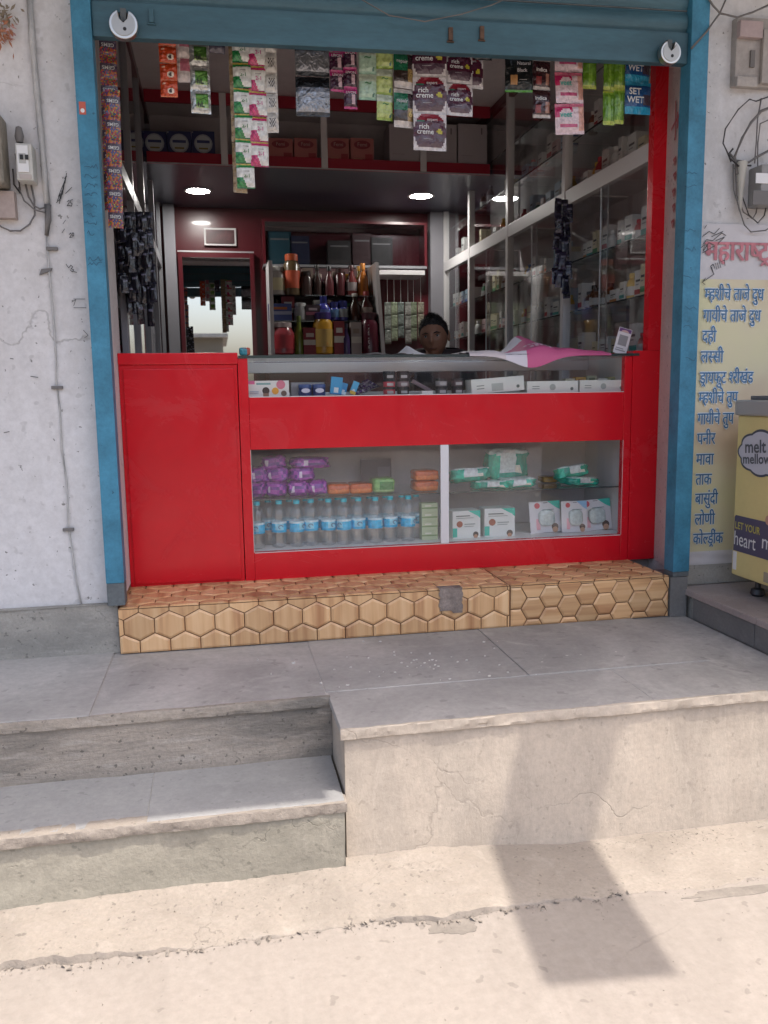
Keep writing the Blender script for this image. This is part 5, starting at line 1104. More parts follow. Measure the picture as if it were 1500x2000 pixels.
for k, (u, c, nm) in enumerate(((.10, '2a5a66', 'teal'), (.22, '28324e', 'navy'), (.46, '3a3a38', 'grey'), (.60, '4a3434', 'brown'), (.72, '3c3c3a', 'dark grey'))):
    o = link('stock_carton', carton_mesh(.19 - .03 * (k % 2), .14, .26 - .03 * (k % 3), hx(c), [('r', .1, .9, .75, .8, hx('8a8a88'))]), None, (a.x + (b.x - a.x) * u, 3.60, b.z + .001)); tag(o, f'{nm} stock carton in the dark glass cupboard above the jars', 'carton')
# grey pillar and back shelf
Bc(at(840, 500, 3.62).x, at(866, 500, 3.62).x, 3.60, 3.695, ZP, 2.949, name='rear_pillar', m=mat('grey_panel', (.24, .235, .26), .5), par=bld)
Bc(at(322, 500, 3.6).x, at(344, 500, 3.6).x, 3.58, 3.64, ZP, 2.949, name='end_panel', m=MATS['grey_panel'], par=bld)
RK = thing('jar_rack', 'white framed rack of jars and bottles in the middle of the rear wall', 'rack')
YR = 3.20; ra, rb = at(528, 694, YR), at(747, 694, YR); z0 = ra.z; zr = [z0, at(630, 627, YR).z, at(630, 577, YR).z, at(630, 515, YR).z]
Bc(ra.x, rb.x, YR - .12, YR + .24, z0 - .022, z0, name='rack_base', m=M_white_alu, par=RK)
Bc(ra.x, ra.x + .03, YR - .12, YR + .24, z0 + .0005, zr[3], name='rack_side', m=M_white_alu, par=RK); MB().prism([(rb.x - .03, z0 + .0005), (rb.x, z0 + .0005), (rb.x - .045, zr[3]), (rb.x - .07, zr[3])], 'y', YR - .12, YR + .24).build('rack_side', M_white_alu, RK)
for z in zr[1:3]: Bc(ra.x + .031, rb.x - .075, YR - .03, YR + .24, z - .008, z, name='rack_shelf', m=M_shelf_glass, par=RK, bev=0)
Bc(ra.x - .02, 1.86, YR - .14, YR + .30, .66, z0 - .0225, name='rack_cupboard', m=M_red_dark, par=RK)
Bc(ra.x, rb.x, YR + .245, YR + .26, z0, zr[3], name='rack_back', m=mat('rack_back', (.10, .05, .055), .6), par=RK, bev=0)
def jar(px, row, wpx, hpx, body, capc, lab, kind='jar', band=None, cap=.16, dy=0.0):
    Yj = YR - .06 + .07 * row + dy; s = 1640 / (Yj + 3.6) * 1.0; r = wpx / s / 2 * 1.12; h = hpx / s * 1.04; z = zr[row] + .0005; x = at(px, 650, Yj).x
    if kind == 'box':
        o = link('food_carton', carton_mesh(2 * r, .10, h, hx(body), [('r', 0, 1, .35, .55, hx(band or 'c8c2b8')), ('r', .2, .8, .65, .8, hx(capc))]), None, (x, Yj, z)); return tag(o, lab, 'carton', 'goods on the jar rack')
    t = thing('food_jar', lab, 'jar', (x, Yj, z), group='goods on the jar rack'); hc = h * cap
    pr = [(r * .85, 0), (r, r * .12), (r, h - hc - r * .5), (r * .72, h - hc)] if kind == 'jar' else [(r * .9, 0), (r, r * .1), (r, h * .5), (r * .45, h * .72), (r * .40, h - hc)]
    MB().lathe(pr, 16).build('jar_body', mat('jar_' + body, hx(body), .25), t, smooth=R(40)); rc_ = r * (.78 if kind == 'jar' else .46); MB().lathe([(rc_, h - hc + .0005), (rc_, h - .003), (rc_ * .9, h), (0, h)], 16).build('jar_lid', mat('lid_' + capc, hx(capc), .4), t, smooth=R(40))
    if band: MB().lathe([(r * 1.02, h * .18), (r * 1.02, h * (.6 if kind == 'jar' else .45))], 16).build('jar_label', mat('jl_' + band, hx(band), .5), t, smooth=R(40))
    return t
jar(552, 0, 40, 58, '9a4048', 'b8a8a8', 'red jar with pale lid at the lower left of the rack', band='a8323c')
jar(584, 0, 17, 70, '7d8a3e', '5c6a2e', 'tall olive green bottle beside the red jar', kind='bottle')
jar(604, 0, 22, 48, '8a2a34', 'c8b8b0', 'small red carton left of the yellow jar', kind='box')
jar(631, 0, 36, 76, 'b98a2e', '3a2a6a', 'yellow jar with purple lid in the middle of the rack', band='c8a860')
jar(661, 0, 18, 60, '8a3038', 'd0c8c0', 'narrow red carton right of the yellow jar', kind='box')
jar(676, 0, 14, 56, '4a3a66', '2a2a40', 'slim purple bottle on the lower tier', kind='bottle', dy=-.03)
jar(694, 0, 18, 58, 'a09490', '8a7a70', 'narrow beige carton on the lower tier', kind='box')
t = jar(722, 0, 34, 76, '4a1826', '3a1620', 'large maroon jar with white lettering at the right of the rack')
text('BOURN', M_white, t, (.012, -.075, .04), .055, (0, R(-90), 0), .01, 'LEFT')
jar(548, 1, 38, 30, '34427a', 'a05a2a', 'blue and orange carton on the middle tier', kind='box', band='8a90a8')
jar(588, 1, 24, 32, '9a9a9c', 'c8c8c8', 'silver tin on the middle tier', cap=.2)
jar(611, 1, 24, 28, '4a3a44', 'c8b8c0', 'dark pink carton on the middle tier', kind='box', band='a05a70')
jar(633, 1, 26, 44, '3a3a8a', '22226a', 'blue capped bottle left of two on the middle tier', kind='bottle', band='5a6aa0', cap=.3)
jar(654, 1, 20, 34, '33388a', '1e2060', 'small dark blue bottle on the middle tier', band='5a80a8', cap=.3)
jar(670, 1, 20, 36, '3a4088', '1e2060', 'small dark blue bottle with silver label on the middle tier', band='8a9498', cap=.3)
jar(694, 1, 22, 50, '3a2018', 'd0c8c0', 'brown bottle with white cap on the middle tier', kind='bottle', cap=.12)
jar(716, 1, 22, 54, '4a1a1c', '9a3030', 'brown bottle with red cap on the middle tier', kind='bottle', band='a09088')
jar(545, 2, 28, 52, '8a8480', 'a8a8a4', 'pale jar on the top tier at the left', band='a8a080')
jar(573, 2, 28, 74, '5a4a34', 'a84a24', 'tall brown jar with orange lid on the top tier', band='b04a2c')
jar(600, 2, 22, 44, '40302e', '2a2020', 'dark jar on the top tier beside the orange lid')
jar(622, 2, 16, 56, '3a2a28', '28201e', 'slim dark bottle on the top tier', kind='bottle')
jar(645, 2, 18, 54, '5a2c30', '2a2626', 'maroon bottle on the top tier', kind='bottle')
jar(666, 2, 18, 50, '4a2226', '3a2020', 'dark red jar on the top tier')
jar(688, 2, 20, 56, '6a3030', '4a2626', 'reddish bottle on the top tier', kind='bottle', band='8a8080')
jar(710, 2, 20, 60, '9a5a22', 'b8742a', 'orange bottle at the right end of the top tier', kind='bottle', cap=.2)
r9 = random.Random(31); PALJ = (('7a2a30', 'b0a8a4', 'red'), ('6a5a2a', 'a87a2a', 'olive'), ('2c3a74', 'c8c8c4', 'blue'), ('8a6a3a', '3a2a20', 'tan'), ('3f6a4a', 'c0b8a8', 'green'), ('9a8a80', '7a3030', 'beige'), ('51263a', 'a09088', 'maroon'), ('a8a29c', '4a5a80', 'white'))
for row in range(3):
    for k in range(9):
        c1, c2, nm = PALJ[r9.randrange(len(PALJ))]; hp = r9.uniform(.62, 1.0) * (62, 44, 58)[row]
        jar(543 + k * (21.5 if row == 0 else 20.0), row, r9.uniform(17, 23), hp, c1, c2, f'{nm} {("jar", "bottle", "carton")[(k + row) % 3]} at the back of the {("lower", "middle", "top")[row]} tier, {ORD[k]} from the left', kind=('jar', 'bottle', 'box')[(k + row) % 3], band='b0a898' if k % 2 else None, dy=.10 if row == 0 else .085)
# shelf with hanging strips right of the rack
a, b = at(742, 527, 3.25), at(830, 537, 3.25)
sh = tag(Bc(a.x, b.x, 3.25, 3.55, b.z, a.z, name='wall_shelf', m=M_white_alu, par=None), 'white wall shelf between the jar rack and the grey pillar', 'shelf')
for k, px in enumerate((757, 770, 783, 797, 808, 822)):
    p = at(px, 590, 3.3); q = at(px, 672 - 6 * (k % 3), 3.3); h = (p.z - q.z) / 3; c = ('8a9088', '9aa58a', '7f8a84', 'a0a09a', '8f9a80', 'a8a290')[k]
    t = thing('packet_strip', f'pale packet strip hanging below the wall shelf, {ORD[k]} from the rack', 'packet strip', (p.x, 3.30, p.z), group='strips below the wall shelf')
    me = sachet_mesh(.052, h, .006, (lambda c: lambda u, v: hx(c) if .15 < v < .8 else hx(c, .55))(c), 6, 8, k)
    for j in range(3): link('sachet', me, t, (0, 0, -j * h))
    MB().tube([(0, .004, 0), (0, .004, b.z - p.z - .0005)], .0015, 5).build('string', M_white_alu, t)
# dark sachet bundles at the front posts
def bundle(px0, px1, yt, yb, Y, n, cols, lab, seed):
    r_ = random.Random(seed); t = thing('sachet_bundle', lab, 'sachet bundle')
    hs = (at(px0, yt, Y).z - at(px0, yb, Y).z)
    for k in range(n):
        px = px0 + (px1 - px0) * (k + .5) / n + r_.uniform(-2, 2); top = at(px, yt + r_.uniform(0, 12), Y); L = hs * r_.uniform(.6, 1.0); m = 5; h = L / m
        col = cols[k % len(cols)]; me = sachet_mesh(.034 if n > 6 else .042, h, .005, (lambda col: lambda u, v: hx('7a7a90') if (.72 < v < .80 and .3 < u < .8) else (hx(col) if v > .12 else hx(col, 1.9)))(col), 7, 9, k, crinkle=.003)
        for j in range(m): link('sachet', me, t, (top.x + r_.uniform(-.004, .004), Y + r_.uniform(-.03, .03), top.z - j * h), (R(r_.uniform(-6, 6)), R(r_.uniform(-5, 5)), R(r_.uniform(-24, 24))))
bundle(1086, 1112, 388, 605, .92, 4, ('231f38', '2b2440', '1c1a30'), 'bundle of dark purple sachet strips hanging at the right cabinet post', 4)
bundle(228, 292, 408, 640, .42, 11, ('1b1b26', '22222e', '191822'), 'bundle of black sachet strips hanging before the left cabinet', 9)
# ------------------------------------------------------------------ strips of sachets hanging under the shutter
YH = -0.15
rope = thing('hanging_wire', 'thin wire across the opening that carries the sachet strips', 'wire')
MB().tube([(-0.385, YH + .004, 2.80), (0.8, YH + .004, 2.81), (1.93, YH + .004, 2.83)], .0022, 6).build('wire', M_darksteel, rope)
def strip(label, x0, x1, yb, hp, colfn, words=(), m=None, bulge=.009, Y=YH, nu=16, nv=18, crinkle=.0036, sway=0.0, yt=60, seed=0.0, wmat=None, nm='sachet_strip', part='sachet', dep=0):
    """a strip measured on the photograph: left, right and lower end in pixels, height of one sachet in pixels"""
    ym = (yb + 90) / 2; a, b = at(x0, ym, Y), at(x1, ym, Y); w = b.x - a.x; k = w / (x1 - x0); h = hp * k; zb = at((x0 + x1) / 2, yb, Y).z
    n = max(1, math.ceil((2.80 - zb) / h - .12)); t = thing(nm, label, 'sachet strip', ((a.x + b.x) / 2, Y, zb), (0, R(sway), R(random.uniform(-5, 5))), 'sachet strips under the shutter')
    me = sachet_mesh(w, h * .995, bulge, colfn, nu, nv, seed, m or M_film, crinkle)
    for j in range(n):
        s = link(part, me, t, (0, .0008 * (j % 2), (j + 1) * h), (R(random.uniform(-4, 4)), R(random.uniform(-.8, .8)), R(random.uniform(-9, 9))))
        for (tx, u, v, sz, wm, bold) in words: text(tx, wm, s, ((u - .5) * w, -bulge - .0026, -h + v * h), sz * w, bold=bold)
    return t
inkW, inkD = M_white, M_black
inkG = mat('ink_green', (.03, .16, .05), .5); inkM = mat('ink_magenta', (.45, .03, .2), .5); inkR = mat('ink_red', (.45, .03, .04), .5); inkT = mat('ink_teal', (.05, .35, .3), .5); inkP = mat('ink_pale', (.55, .53, .55), .5); inkY = mat('ink_lime', (.42, .5, .06), .5); inkB = mat('ink_brown', (.1, .05, .03), .5); inkGold = mat('ink_gold', (.5, .36, .12), .4, .5)
# candy packs along the left jamb, printed upside down
rs = random.Random(2)
CAND = [hx(c) for c in ('b23a4a', 'c8762e', '3a4a8a', '7a3a5a', 'c25a3a', '8a2a4a', 'b8a04a', '5a7a4a', 'a04a6a')]
def candy(sd):
    def fn(u, v):
        if .40 < v < .66: return hx('54465a')
        return CAND[int(abs(nz(u * 5 + sd, v * 7, sd)) * 31 + u * 3) % len(CAND)]
    return fn
def candy_strip(label, x0t, x1t, yt, yb, x0b, x1b, Y, n, sd):
    a, b, c, d = at(x0t, yt, Y), at(x1t, yt, Y), at(x0b, yb, Y), at(x1b, yb, Y); w = (b.x - a.x + d.x - c.x) / 2; top = (a + b) / 2; bot = (c + d) / 2; L = (top - bot).length; h = L / n
    t = thing('candy_strip', label, 'sachet strip', top, (0, math.atan2(top.x - bot.x, top.z - bot.z), R(4)), 'sachet strips under the shutter'); me = sachet_mesh(w, h * .99, .005, candy(sd), 14, 16, sd, M_film, .002)
    for j in range(n):
        s = link('sachet', me, t, (0, .0006 * (j % 2), -j * h)); text('GEMS', inkW, s, (0, -.0075, -h * .44), w * .30, (0, math.pi, 0), .012)
candy_strip('long strip of colourful candy packs nearest the left jamb', 193, 226, 66, 412, 205, 238, -.13, 8, 1.0)
candy_strip('lower strip of colourful candy packs overlapping the longer one', 204, 234, 175, 446, 212, 241, -.165, 6, 5.0)
def f_orange(u, v):
    if (u - .62) ** 2 + ((v - .33) * 1.0) ** 2 < .035: return hx('e8d8c8') if (u - .62) ** 2 + (v - .33) ** 2 > .010 else hx('4a3a38')
    if .72 < v < .86 and .1 < u < .3: return hx('e8b8a0')
    return hx('c4461e') if v > .08 else hx('e07a4a')
strip('orange sachet strip, leftmost of the short strips', 312, 346, 190, 32, f_orange, seed=1)
def f_pinkpale(u, v): return hx('b86a7a') if v > .45 and u > .25 else hx('c9bcb8')
strip('faded pink and white sachet strip beside the orange one', 346, 371, 162, 46, f_pinkpale, seed=2)
def f_silvergreen(u, v):
    if v > .86 or v < .1: return hx('c8c8c4')
    if .22 < u < .85 and .2 < v < .82: return hx('5d8a3f') if v > .38 else hx('9ab07a')
    return hx('b4b6b2')
strip('silver foil strip with green centres', 371, 410, 222, 44, f_silvergreen, [('hL', .5, .26, .34, inkD, .02)], M_foil, seed=3, crinkle=.0025)
strip('dark purple scraps of a strip beside the silver one', 408, 440, 104, 40, lambda u, v: hx('3a3448') if v > .3 else hx('5a5460'), seed=4)
def f_brown(u, v): return hx('8a7458') if int(v * 5) % 2 else hx('9a8666')
strip('long brown backing strip behind the green and white one', 451, 479, 377, 48, f_brown, seed=5, Y=YH + .018)
def two_one(cA, cB):
    def fn(u, v):
        if v > .93: return hx('b9a24a')
        if v > .86: return cA
        if v < .06: return cB
        if v < .42 and (u < .55 - (v - .1) * .6): return cA if int((u + v) * 12) % 3 else cB
        return hx('dcdcd8')
    return fn
strip('longest green and white sachet strip, left of the pink one', 458, 493, 368, 47, two_one(hx('2f8a4a'), hx('1f6a3a')), [('2-1', .58, .44, .28, inkG, .02), ('-----', .55, .66, .2, inkD, .01)], seed=6)
strip('pink and white sachet strip right of the green one', 487, 522, 326, 47, two_one(hx('c83a72'), hx('a02a5a')), [('2-1', .58, .44, .28, inkM, .02), ('-----', .55, .66, .2, inkD, .01)], seed=7)
def f_whitescr(u, v): return hx('c8c4be') if not (.3 < u < .8 and .25 < v < .75 and int(u * 14 + v * 9) % 2) else hx('4a4444')
strip('narrow white sachet strip with dark drawings', 517, 542, 260, 37, f_whitescr, seed=8)
def f_black(u, v):
    if v < .12: return hx('4a4c50')
    if v < .74: return hx('9a9ca2') if v < .62 else hx('70727a')
    return hx('26262a')
strip('wide black and silver foil strip', 577, 643, 228, 73, f_black, m=M_foil, seed=9, crinkle=.004, bulge=.009)
def f_liv(u, v):
    if v > .8 or v < .12: return hx('b02a72')
    if .55 < u < .8 and .2 < v < .7: return hx('c8a8b0')
    return hx('3a1a30')
strip('dark magenta sachet strip, left of a pair', 643, 671, 180, 36, f_liv, [('LIVON', .5, .74, .26, inkP, .01)], seed=10)
strip('dark magenta sachet strip, longer right one of a pair', 671, 697, 213, 36, f_liv, [('LIVON', .5, .74, .26, inkP, .01)], seed=11)
def f_mint(base, acc):
    def fn(u, v):
        if v < .12: return acc
        if (u - .82) ** 2 + ((v - .18)) ** 2 < .006: return hx('3a6a5a')
        return base if v < .7 else hx('b8c4b0')
    return fn
strip('pale mint sachet strip, left of the lime one', 701, 735, 195, 46, f_mint(hx('a9c4ae'), hx('8ab09a')), [('~', .5, .50, .7, inkG, 0)], seed=12)
strip('lime green sachet strip right of the mint one', 735, 768, 235, 46, f_mint(hx('b4c47a'), hx('8faa4a')), [('~', .5, .50, .7, inkG, 0)], seed=13)
def f_rep(u, v):
    if v < .16: return hx('c8c0bc')
    if v > .9: return hx('b8b4b0')
    if u > .68: return hx('a88a5a') if v < .5 else hx('3a2e30')
    return hx('1f6a4a') if v > .45 else hx('3a2c28')
strip('green and gold hair colour strip left of the purple squares', 768, 807, 250, 70, f_rep, [('repair', .38, .64, .24, inkP, .01), ('6', .82, .28, .4, inkGold, .02)], seed=14, nm='sachet_strip')
def f_rich(u, v):
    x, y = (u - .5) * 2.05, (v - .5) * 2.0
    if v < .1: return hx('cfcacc')
    if x * x + y * y * .8 > 1.02: return hx('cfc9cc')
    if v > .84: return hx('8a2636')
    if v > .78 and u < .3: return hx('2f6a55')
    if (u - .78) ** 2 + (v - .52) ** 2 < .006: return hx('b8b03a')
    return hx('4a1a30') if v > .36 else hx('55404e')
WR = [('rich', .30, .58, .20, inkW, .01), ('creme', .34, .44, .20, inkW, .01), ('expert', .55, .80, .12, inkP, .0), ('-------', .42, .28, .12, inkP, .0)]
strip('purple hair colour strip of three square packs, longest in the middle', 807, 872, 294, 66, f_rich, WR, seed=15, bulge=.008, nu=22, nv=22, Y=YH - .012)
strip('purple hair colour strip of two square packs, right of the longest', 872, 923, 228, 58, f_rich, WR, seed=16, bulge=.008, nu=22, nv=22)
strip('purple hair colour strip mostly hidden behind the other two', 893, 943, 175, 58, f_rich, WR, seed=17, Y=YH + .02, nu=20, nv=20)
strip('black scrap of sachet right of the purple packs', 925, 961, 117, 40, lambda u, v: hx('1a1a1e') if v < .8 else hx('8a9a5a'), seed=18, Y=YH + .01)
def f_shade(u, v):
    if v < .07: return hx('5a9a3a')
    if v > .93: return hx('9aaa6a')
    if .18 < u < .45 and .14 < v < .4: return hx('b88a5a')
    return hx('17191a')
strip('single black sachet with green lower edge', 987, 1039, 182, 77, f_shade, [('Natural', .66, .62, .16, inkP, .01), ('Black', .60, .46, .17, inkP, .01), ('------', .64, .26, .14, inkP, 0)], seed=19, bulge=.008)
def f_ind(u, v):
    if v < .09: return hx('b8b0ac')
    if .14 < u < .42 and .16 < v < .42: return hx('8a3a3a')
    if .66 < u < .92 and .14 < v < .56: return hx('a87a6a')
    return hx('3a1c20')
strip('dark brown hair colour strip of three packs', 1041, 1075, 232, 50, f_ind, [('indica', .42, .62, .28, inkW, .01)], seed=20)
def f_veet(u, v):
    if v > .9: return hx('c86a82')
    if u < .62 and v > .55 and (u - .38) ** 2 + (v - .62) ** 2 > .05: return hx('c02a62')
    if .16 < u < .75 and .24 < v < .34: return hx('c04a72')
    if u > .78 and v > .1: return hx('d8a090')
    return hx('dcc4ca')
strip('pink and white hair removal strip of three packs', 1086, 1142, 263, 54, f_veet, [('veet', .36, .56, .24, inkT, .02)], seed=21, bulge=.007, nu=20, sway=-2.5)
def f_gtube(u, v): return hx('a9b84a') if v < .1 or v > .92 else (hx('5f8a24') if (abs(u - .5) > .12 and .12 < v < .9) else hx('7fa83a'))
strip('short green tube shaped strip behind the pink packs', 1138, 1165, 175, 58, f_gtube, seed=22, bulge=.009, Y=YH + .015)
strip('left one of two long green tube shaped strips', 1178, 1200, 246, 60, f_gtube, seed=23, bulge=.009)
strip('right one of two long green tube shaped strips', 1199, 1221, 242, 60, f_gtube, seed=24, bulge=.009, Y=YH - .006)
def f_wet(u, v):
    if v < .22: return hx('2a9ac0')
    if v > .9: return hx('2f90b4')
    if u > .66 and .3 < v < .62: return hx('4a3a48')
    return hx('1d4f86')
strip('blue hair gel strip next to the red column', 1221, 1272, 224, 55, f_wet, [('SET', .34, .60, .30, inkW, .02), ('WET', .36, .34, .30, inkW, .02)], seed=25, nu=18)

# ------------------------------------------------------------------ the shopkeeper
HX, HY = at(851, 650, 1.2).x, 1.2; HZ = 1.752           # centre of the head
PS = thing('person', 'seated man in dark shirt looking out over the counter', 'person', (HX, HY + .04, ZP))
M_skin = mat('brown_skin', (0.29, 0.145, 0.09), 0.5, var=0.12, vscale=30); M_hair = mat('black_hair', (0.012, 0.010, 0.010), 0.55, bump=.6, bscale=160, stretch=(1, 1, .3)); M_shirt = mat('dark_shirt', (0.035, 0.022, 0.024), 0.85, bump=.15, bscale=60); M_trouser = mat('dark_trousers', (0.03, 0.03, 0.04), 0.85)
def skin_mesh(pts, edges, radii, m, name, parent, root=0, sub=2):
    me = bpy.data.meshes.new(name); me.from_pydata(pts, edges, []); o = bpy.data.objects.new(name, me); COL.objects.link(o)
    sk = o.modifiers.new('s', 'SKIN'); sk.use_smooth_shade = True; lay = me.skin_vertices[0].data
    for k, r in enumerate(radii):
        lay[k].radius = r if isinstance(r, tuple) else (r, r); lay[k].use_root = (k == root)
    sb = o.modifiers.new('d', 'SUBSURF'); sb.levels = sub; sb.render_levels = sub
    dg = bpy.context.evaluated_depsgraph_get(); m2 = bpy.data.meshes.new_from_object(o.evaluated_get(dg)); bpy.data.objects.remove(o); m2.materials.clear(); m2.materials.append(m)
    for p in m2.polygons: p.use_smooth = True
    m2.name = name; return link(name, m2, parent)
# local frame: x to the person's left in view, -y towards the counter
zn = HZ - ZP
body = [(0, .05, .46), (0, .05, .62), (0, .05, .84), (.01, .09, .985), (0, .01, zn - .11), (0, .0, zn - .03),
        (-.18, .07, .955), (-.26, .0, .70), (-.17, -.27, .64), (-.12, -.33, .645), (.20, .10, .985), (.28, .03, .71), (.18, -.28, .62), (.13, -.34, .625),
        (-.10, .03, .45), (-.13, -.38, .46), (-.13, -.36, .07), (-.13, -.46, .035), (.10, .03, .45), (.13, -.38, .46), (.13, -.36, .07), (.13, -.46, .035)]
be = [(0, 1), (1, 2), (2, 3), (3, 4), (4, 5), (3, 6), (6, 7), (7, 8), (8, 9), (3, 10), (10, 11), (11, 12), (12, 13), (0, 14), (14, 15), (15, 16), (16, 17), (0, 18), (18, 19), (19, 20), (20, 21)]
br = [(.15, .11), (.14, .10), (.15, .105), (.12, .08), .052, .05, .06, .043, .028, .03, .06, .043, .028, .03, .075, .055, .038, .035, .075, .055, .038, .035]
skin_mesh(body, be, br, M_skin, 'body', PS)
sh_ids = [0, 1, 2, 3, 6, 7, 10, 11]; idx = {k: i for i, k in enumerate(sh_ids)}
spts = [body[k] for k in sh_ids] + [(-.215, -.16, .65), (.225, -.16, .64), (0.005, .05, 1.015)]
skin_mesh(spts, [(0, 1), (1, 2), (2, 3), (3, 4), (4, 5), (3, 6), (6, 7), (5, 8), (7, 9), (3, 10)], [(.165, .125), (.158, .118), (.168, .122), (.138, .096), .074, .056, .074, .056, .045, .045, (.070, .066)], M_shirt, 'shirt', PS)
tp = [body[k] for k in (0, 14, 15, 16, 18, 19, 20)]
skin_mesh(tp, [(0, 1), (1, 2), (2, 3), (0, 4), (4, 5), (5, 6)], [(.168, .128), .088, .068, .05, .088, .068, .05], M_trouser, 'trousers', PS)
for sx in (-1, 1):
    hp = (-.12, -.33, .645) if sx < 0 else (.13, -.34, .625); h = Vector(hp)
    P = [tuple(h), tuple(h + Vector((.02 * -sx, -.045, 0)))]; E_ = [(0, 1)]; rad = [(.026, .018), (.036, .015)]
    for k, (dx, L) in enumerate(((-.026, .062), (-.009, .072), (.009, .068), (.026, .055))):
        b0 = len(P); base = h + Vector((dx, -.07, 0)); P += [tuple(base), tuple(base + Vector((0, -L * .5, -.004))), tuple(base + Vector((0, -L, -.022)))]; E_ += [(1, b0), (b0, b0 + 1), (b0 + 1, b0 + 2)]; rad += [.0095, .0085, .007]
    b0 = len(P); th = h + Vector((-sx * .03, -.02, -.002)); P += [tuple(th), tuple(th + Vector((-sx * .025, -.03, -.006))), tuple(th + Vector((-sx * .03, -.055, -.012)))]; E_ += [(0, b0), (b0, b0 + 1), (b0 + 1, b0 + 2)]; rad += [.011, .010, .008]
    skin_mesh(P, E_, rad, M_skin, 'hand', PS, 0, 1)
head = link('head', None, PS, (0, 0, zn - .004), (R(4), R(-5), R(-24))); head.scale = (1.09, 1.07, 1.05)
def hp_(a, b):
    """head surface: a round the vertical, 0 at the face; b from chin -90 to crown 90"""
    ca, sa, cb, sb = math.cos(a), math.sin(a), math.cos(b), math.sin(b)
    w, d, h = .074, .094, .115
    x = w * sa * cb; y = -d * ca * cb; z = h * sb
    if z < 0: k = 1 - .32 * (-z / h) ** 1.6; x *= k; y = y * (1 - .10 * (-z / h)) - .006 * (-z / h) * (ca > 0)
    else: x *= 1 + .04 * math.sin(z / h * 3)
    f = math.exp(-((a / .42) ** 2)) if abs(a) < 1.6 else 0
    g = lambda z0, s: math.exp(-((z - z0) / s) ** 2)
    y -= .020 * math.exp(-(a / .13) ** 2) * g(-.026, .016) + .010 * math.exp(-(a / .10) ** 2) * g(-.004, .022)      # nose
    y += .009 * (math.exp(-((a - .42) / .2) ** 2) + math.exp(-((a + .42) / .2) ** 2)) * g(.006, .014)              # eye sockets
    y -= .005 * f * g(.026, .010)                                                                                # brow
    y -= .006 * math.exp(-(a / .32) ** 2) * g(-.058, .010) - .004 * math.exp(-(a / .3) ** 2) * g(-.074, .006)       # lips, chin fold
    y -= .008 * math.exp(-(a / .3) ** 2) * g(-.098, .014)
    return (x, y, z)
mb = MB(); mb.grid(lambda u, v: hp_(-math.pi + 2 * math.pi * u, -math.pi / 2 + math.pi * v), 72, 56); mb.build('face', M_skin, head, smooth=1, weld=True)
for sx in (-1, 1):
    mb = MB(); mb.grid(lambda u, v: ((.006 * math.sin(math.pi * v) + .004) * math.cos(2 * math.pi * u) * 1.0 + sx * .076, .014 + .017 * math.sin(2 * math.pi * u) * math.sin(math.pi * v) ** .6 + .006 * v, -.032 + .062 * v), 14, 10); mb.build('ear', M_skin, head, smooth=1, weld=True)
    MB().lathe([(0, -.0085), (.006, -.006), (.0085, 0), (.006, .006), (0, .0085)], 14).build('eye', mat('eye_white', (.42, .38, .35), .25), head, loc=(sx * .031, -.0765, .006), smooth=1)
    MB().lathe([(0, 0), (.0048, 0), (.0044, .002), (0, .0024)], 12).build('iris', M_black, head, loc=(sx * .031 + .0005, -.0835, .006), rot=(R(90), 0, 0))
    mb = MB(); mb.tube([(sx * .012, -.0905, .021), (sx * .03, -.0905, .0255), (sx * .049, -.079, .020)], [.0032, .0038, .002], 6); mb.build('eyebrow', M_hair, head, smooth=1)
    mb = MB(); mb.tube([(sx * .020, -.0842, .011), (sx * .031, -.0870, .0138), (sx * .043, -.0800, .010)], [.001, .0016, .001], 5); mb.build('eyelid', M_hair, head, smooth=1)
mb = MB(); mb.tube([(-.022, -.0845, -.061), (0, -.0955, -.0598), (.022, -.0845, -.061)], [.0015, .0032, .0015], 6); mb.build('mouth', mat('lip', (.15, .055, .045), .5), head, smooth=1)
def hair_fn(u, v):
    a = -math.pi + 2 * math.pi * u; front = max(0, math.cos(a)); low = .62 * front ** .6 + .05 * nz(a * 6, 3.3) * front - .28 * max(0, -math.cos(a)) - .02 + .10 * math.exp(-((abs(a) - 1.3) / .3) ** 2) * -1.6
    b = low + (math.pi / 2 - low) * v; x, y, z = hp_(a, b); k = 1.02 + .065 * min(1, v * 3.0) * (1 - .2 * v) + .05 * nz(x * 70, y * 70, z * 50) + .03 * nz(x * 160, y * 160, z * 90); k = k if v > .03 else 1.005
    return (x * k, (y - .0) * k + .001, z * (k * 1.0 if z > 0 else 1))
mb = MB().grid(hair_fn, 110, 40); mb.build('hair', M_hair, head, smooth=1, weld=True)
mb = MB(); rh = random.Random(8)
for k in range(900):
    u, v = rh.random(), rh.random() ** .8; p = Vector(hair_fn(u, v * .97)); n = Vector((p.x, p.y, p.z + .02)).normalized(); d = (n * .6 + Vector((rh.gauss(-.25, .35), rh.gauss(-.35, .35), rh.gauss(.1, .35)))).normalized() * rh.uniform(.010, .024)
    if v < .12: d = (d * .3 + Vector((0, -.001, .006 * (rh.random() - .7)))) 
    w_ = d.cross(n + Vector((.01, .02, 0))).normalized() * .0022; q = p - n * .003
    mb.face([q - w_, q + w_, q + d])
o = mb.build('hair_tufts', M_hair, head); o['kind'] = 'stuff'
st = thing('stool', 'plain dark stool under the seated shopkeeper', 'stool', (HX, HY + .08, ZP - .003))
MB().lathe([(0, .335), (.17, .335), (.175, .345), (.17, .365), (0, .365)], 24).build('seat', M_trouser, st, smooth=R(40))
for k in range(4): a = k * math.pi / 2 + .78; MB().tube([(.13 * math.cos(a), .13 * math.sin(a), .335), (.17 * math.cos(a), .17 * math.sin(a), 0)], .014, 8).build('leg', M_darksteel, st, smooth=1)

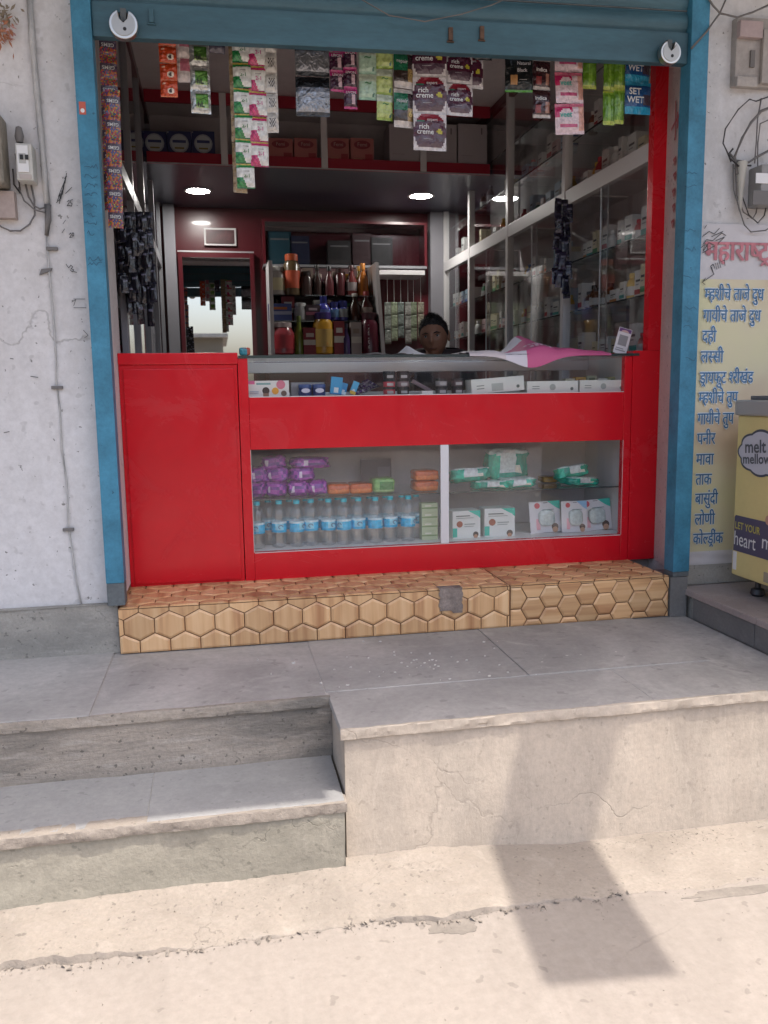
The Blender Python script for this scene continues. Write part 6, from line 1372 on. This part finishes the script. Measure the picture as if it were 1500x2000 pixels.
# ------------------------------------------------------------------ the far side of the street, seen in the mirrors
def house(lab, x, y, w, h, c):
    t = thing('street_house', lab, 'house', (x, y, 0)); m = mat('house_' + c, hx(c), .9, var=.15, vscale=1)
    Bc(-w / 2, w / 2, -6, 0, -.02, h, name='wall', m=m, par=t, bev=.02); Bc(-w / 2 - .2, w / 2 + .2, -6.2, .5, h + .001, h + .15, name='roof', m=M_plinth, par=t, bev=.02)
    for k in range(int(w // 1.6)):
        for z in (1.0, 4.0):
            if z + 1.4 < h: f = Bc(-w / 2 + .6 + k * 1.6, -w / 2 + 1.5 + k * 1.6, .001, .06, z, z + 1.2, name='window', m=M_white_alu, par=t, bev=.01); Bc(-w / 2 + .67 + k * 1.6, -w / 2 + 1.43 + k * 1.6, .061, .07, z + .07, z + 1.13, name='pane', m=M_edge, par=f, bev=0)
house('low cream house across the street', -3.2, -24, 7, 3.7, '7a7468'); house('grey two storey house across the street', -13, -22, 7, 6.4, 'a8a49c'); house('pink house across the street', 9, -25, 9, 4.2, 'c09a8c')
cw = thing('compound_wall', 'brick coloured compound wall across the street', 'wall', (0, -17, 0)); Bc(-30, 30, -.2, 0, -.02, 1.6, name='wall_body', m=mat('wall_brown', (.3, .24, .19), .9, var=.3, vscale=2), par=cw, bev=.01); Bc(-30, 30, -.25, .05, 1.601, 1.68, name='coping', m=M_plinth, par=cw, bev=.01)

# ------------------------------------------------------------------ grit swept against the steps and over the street
rs = random.Random(77); mb = MB(); M_grit = mat('grit', (0.32, 0.28, 0.24), 0.95, var=0.5, vscale=40)
for k in range(1500):
    x = rs.uniform(-1.1, 1.9); edge = -1.34 if x < 0.32 else -1.285
    if k < 700: y = edge - abs(rs.gauss(0, .035)); z = 0.045
    elif k < 1200: y = apron_edge(x) - abs(rs.gauss(0.004, .02)); z = 0.0
    else: y = rs.uniform(-2.3, -1.5); z = 0.0
    if z: z = 0.036 * max(0, 1 - (y + 1.2) / (apron_edge(x) + 1.2)) ** 1.3 + .018
    if z and x > .6: z *= max(.10, 1 - (x - .6) * 2.2)
    s = rs.uniform(.001, .0042) * (1.0 if k < 1200 else .8); P = [Vector((rs.uniform(-1, 1), rs.uniform(-1, 1), rs.uniform(-.2, 1))).normalized() * s * rs.uniform(.7, 1.3) for q in range(4)]
    c = Vector((x, y, z)); mb.faces([c + p for p in P], [(0, 1, 2), (0, 1, 3), (1, 2, 3), (0, 2, 3)])
for k in range(260):
    x = rs.uniform(-1.1, 1.1); y = apron_edge(x) + rs.gauss(-.006, .010); s = rs.uniform(.003, .010); c = Vector((x, y, .002)); P = [Vector((rs.uniform(-1, 1), rs.uniform(-1, 1), rs.uniform(-.3, .9))).normalized() * s * rs.uniform(.6, 1.2) for q in range(6)]
    mb.faces([c + p for p in P], [(0, 1, 2), (0, 2, 3), (0, 3, 4), (0, 4, 1), (5, 1, 2), (5, 2, 3), (5, 3, 4), (5, 4, 1)])
o = mb.build('street_grit', M_grit); o['kind'] = 'stuff'; o['label'] = 'fine grit swept along the step and apron edges'; o['category'] = 'grit'
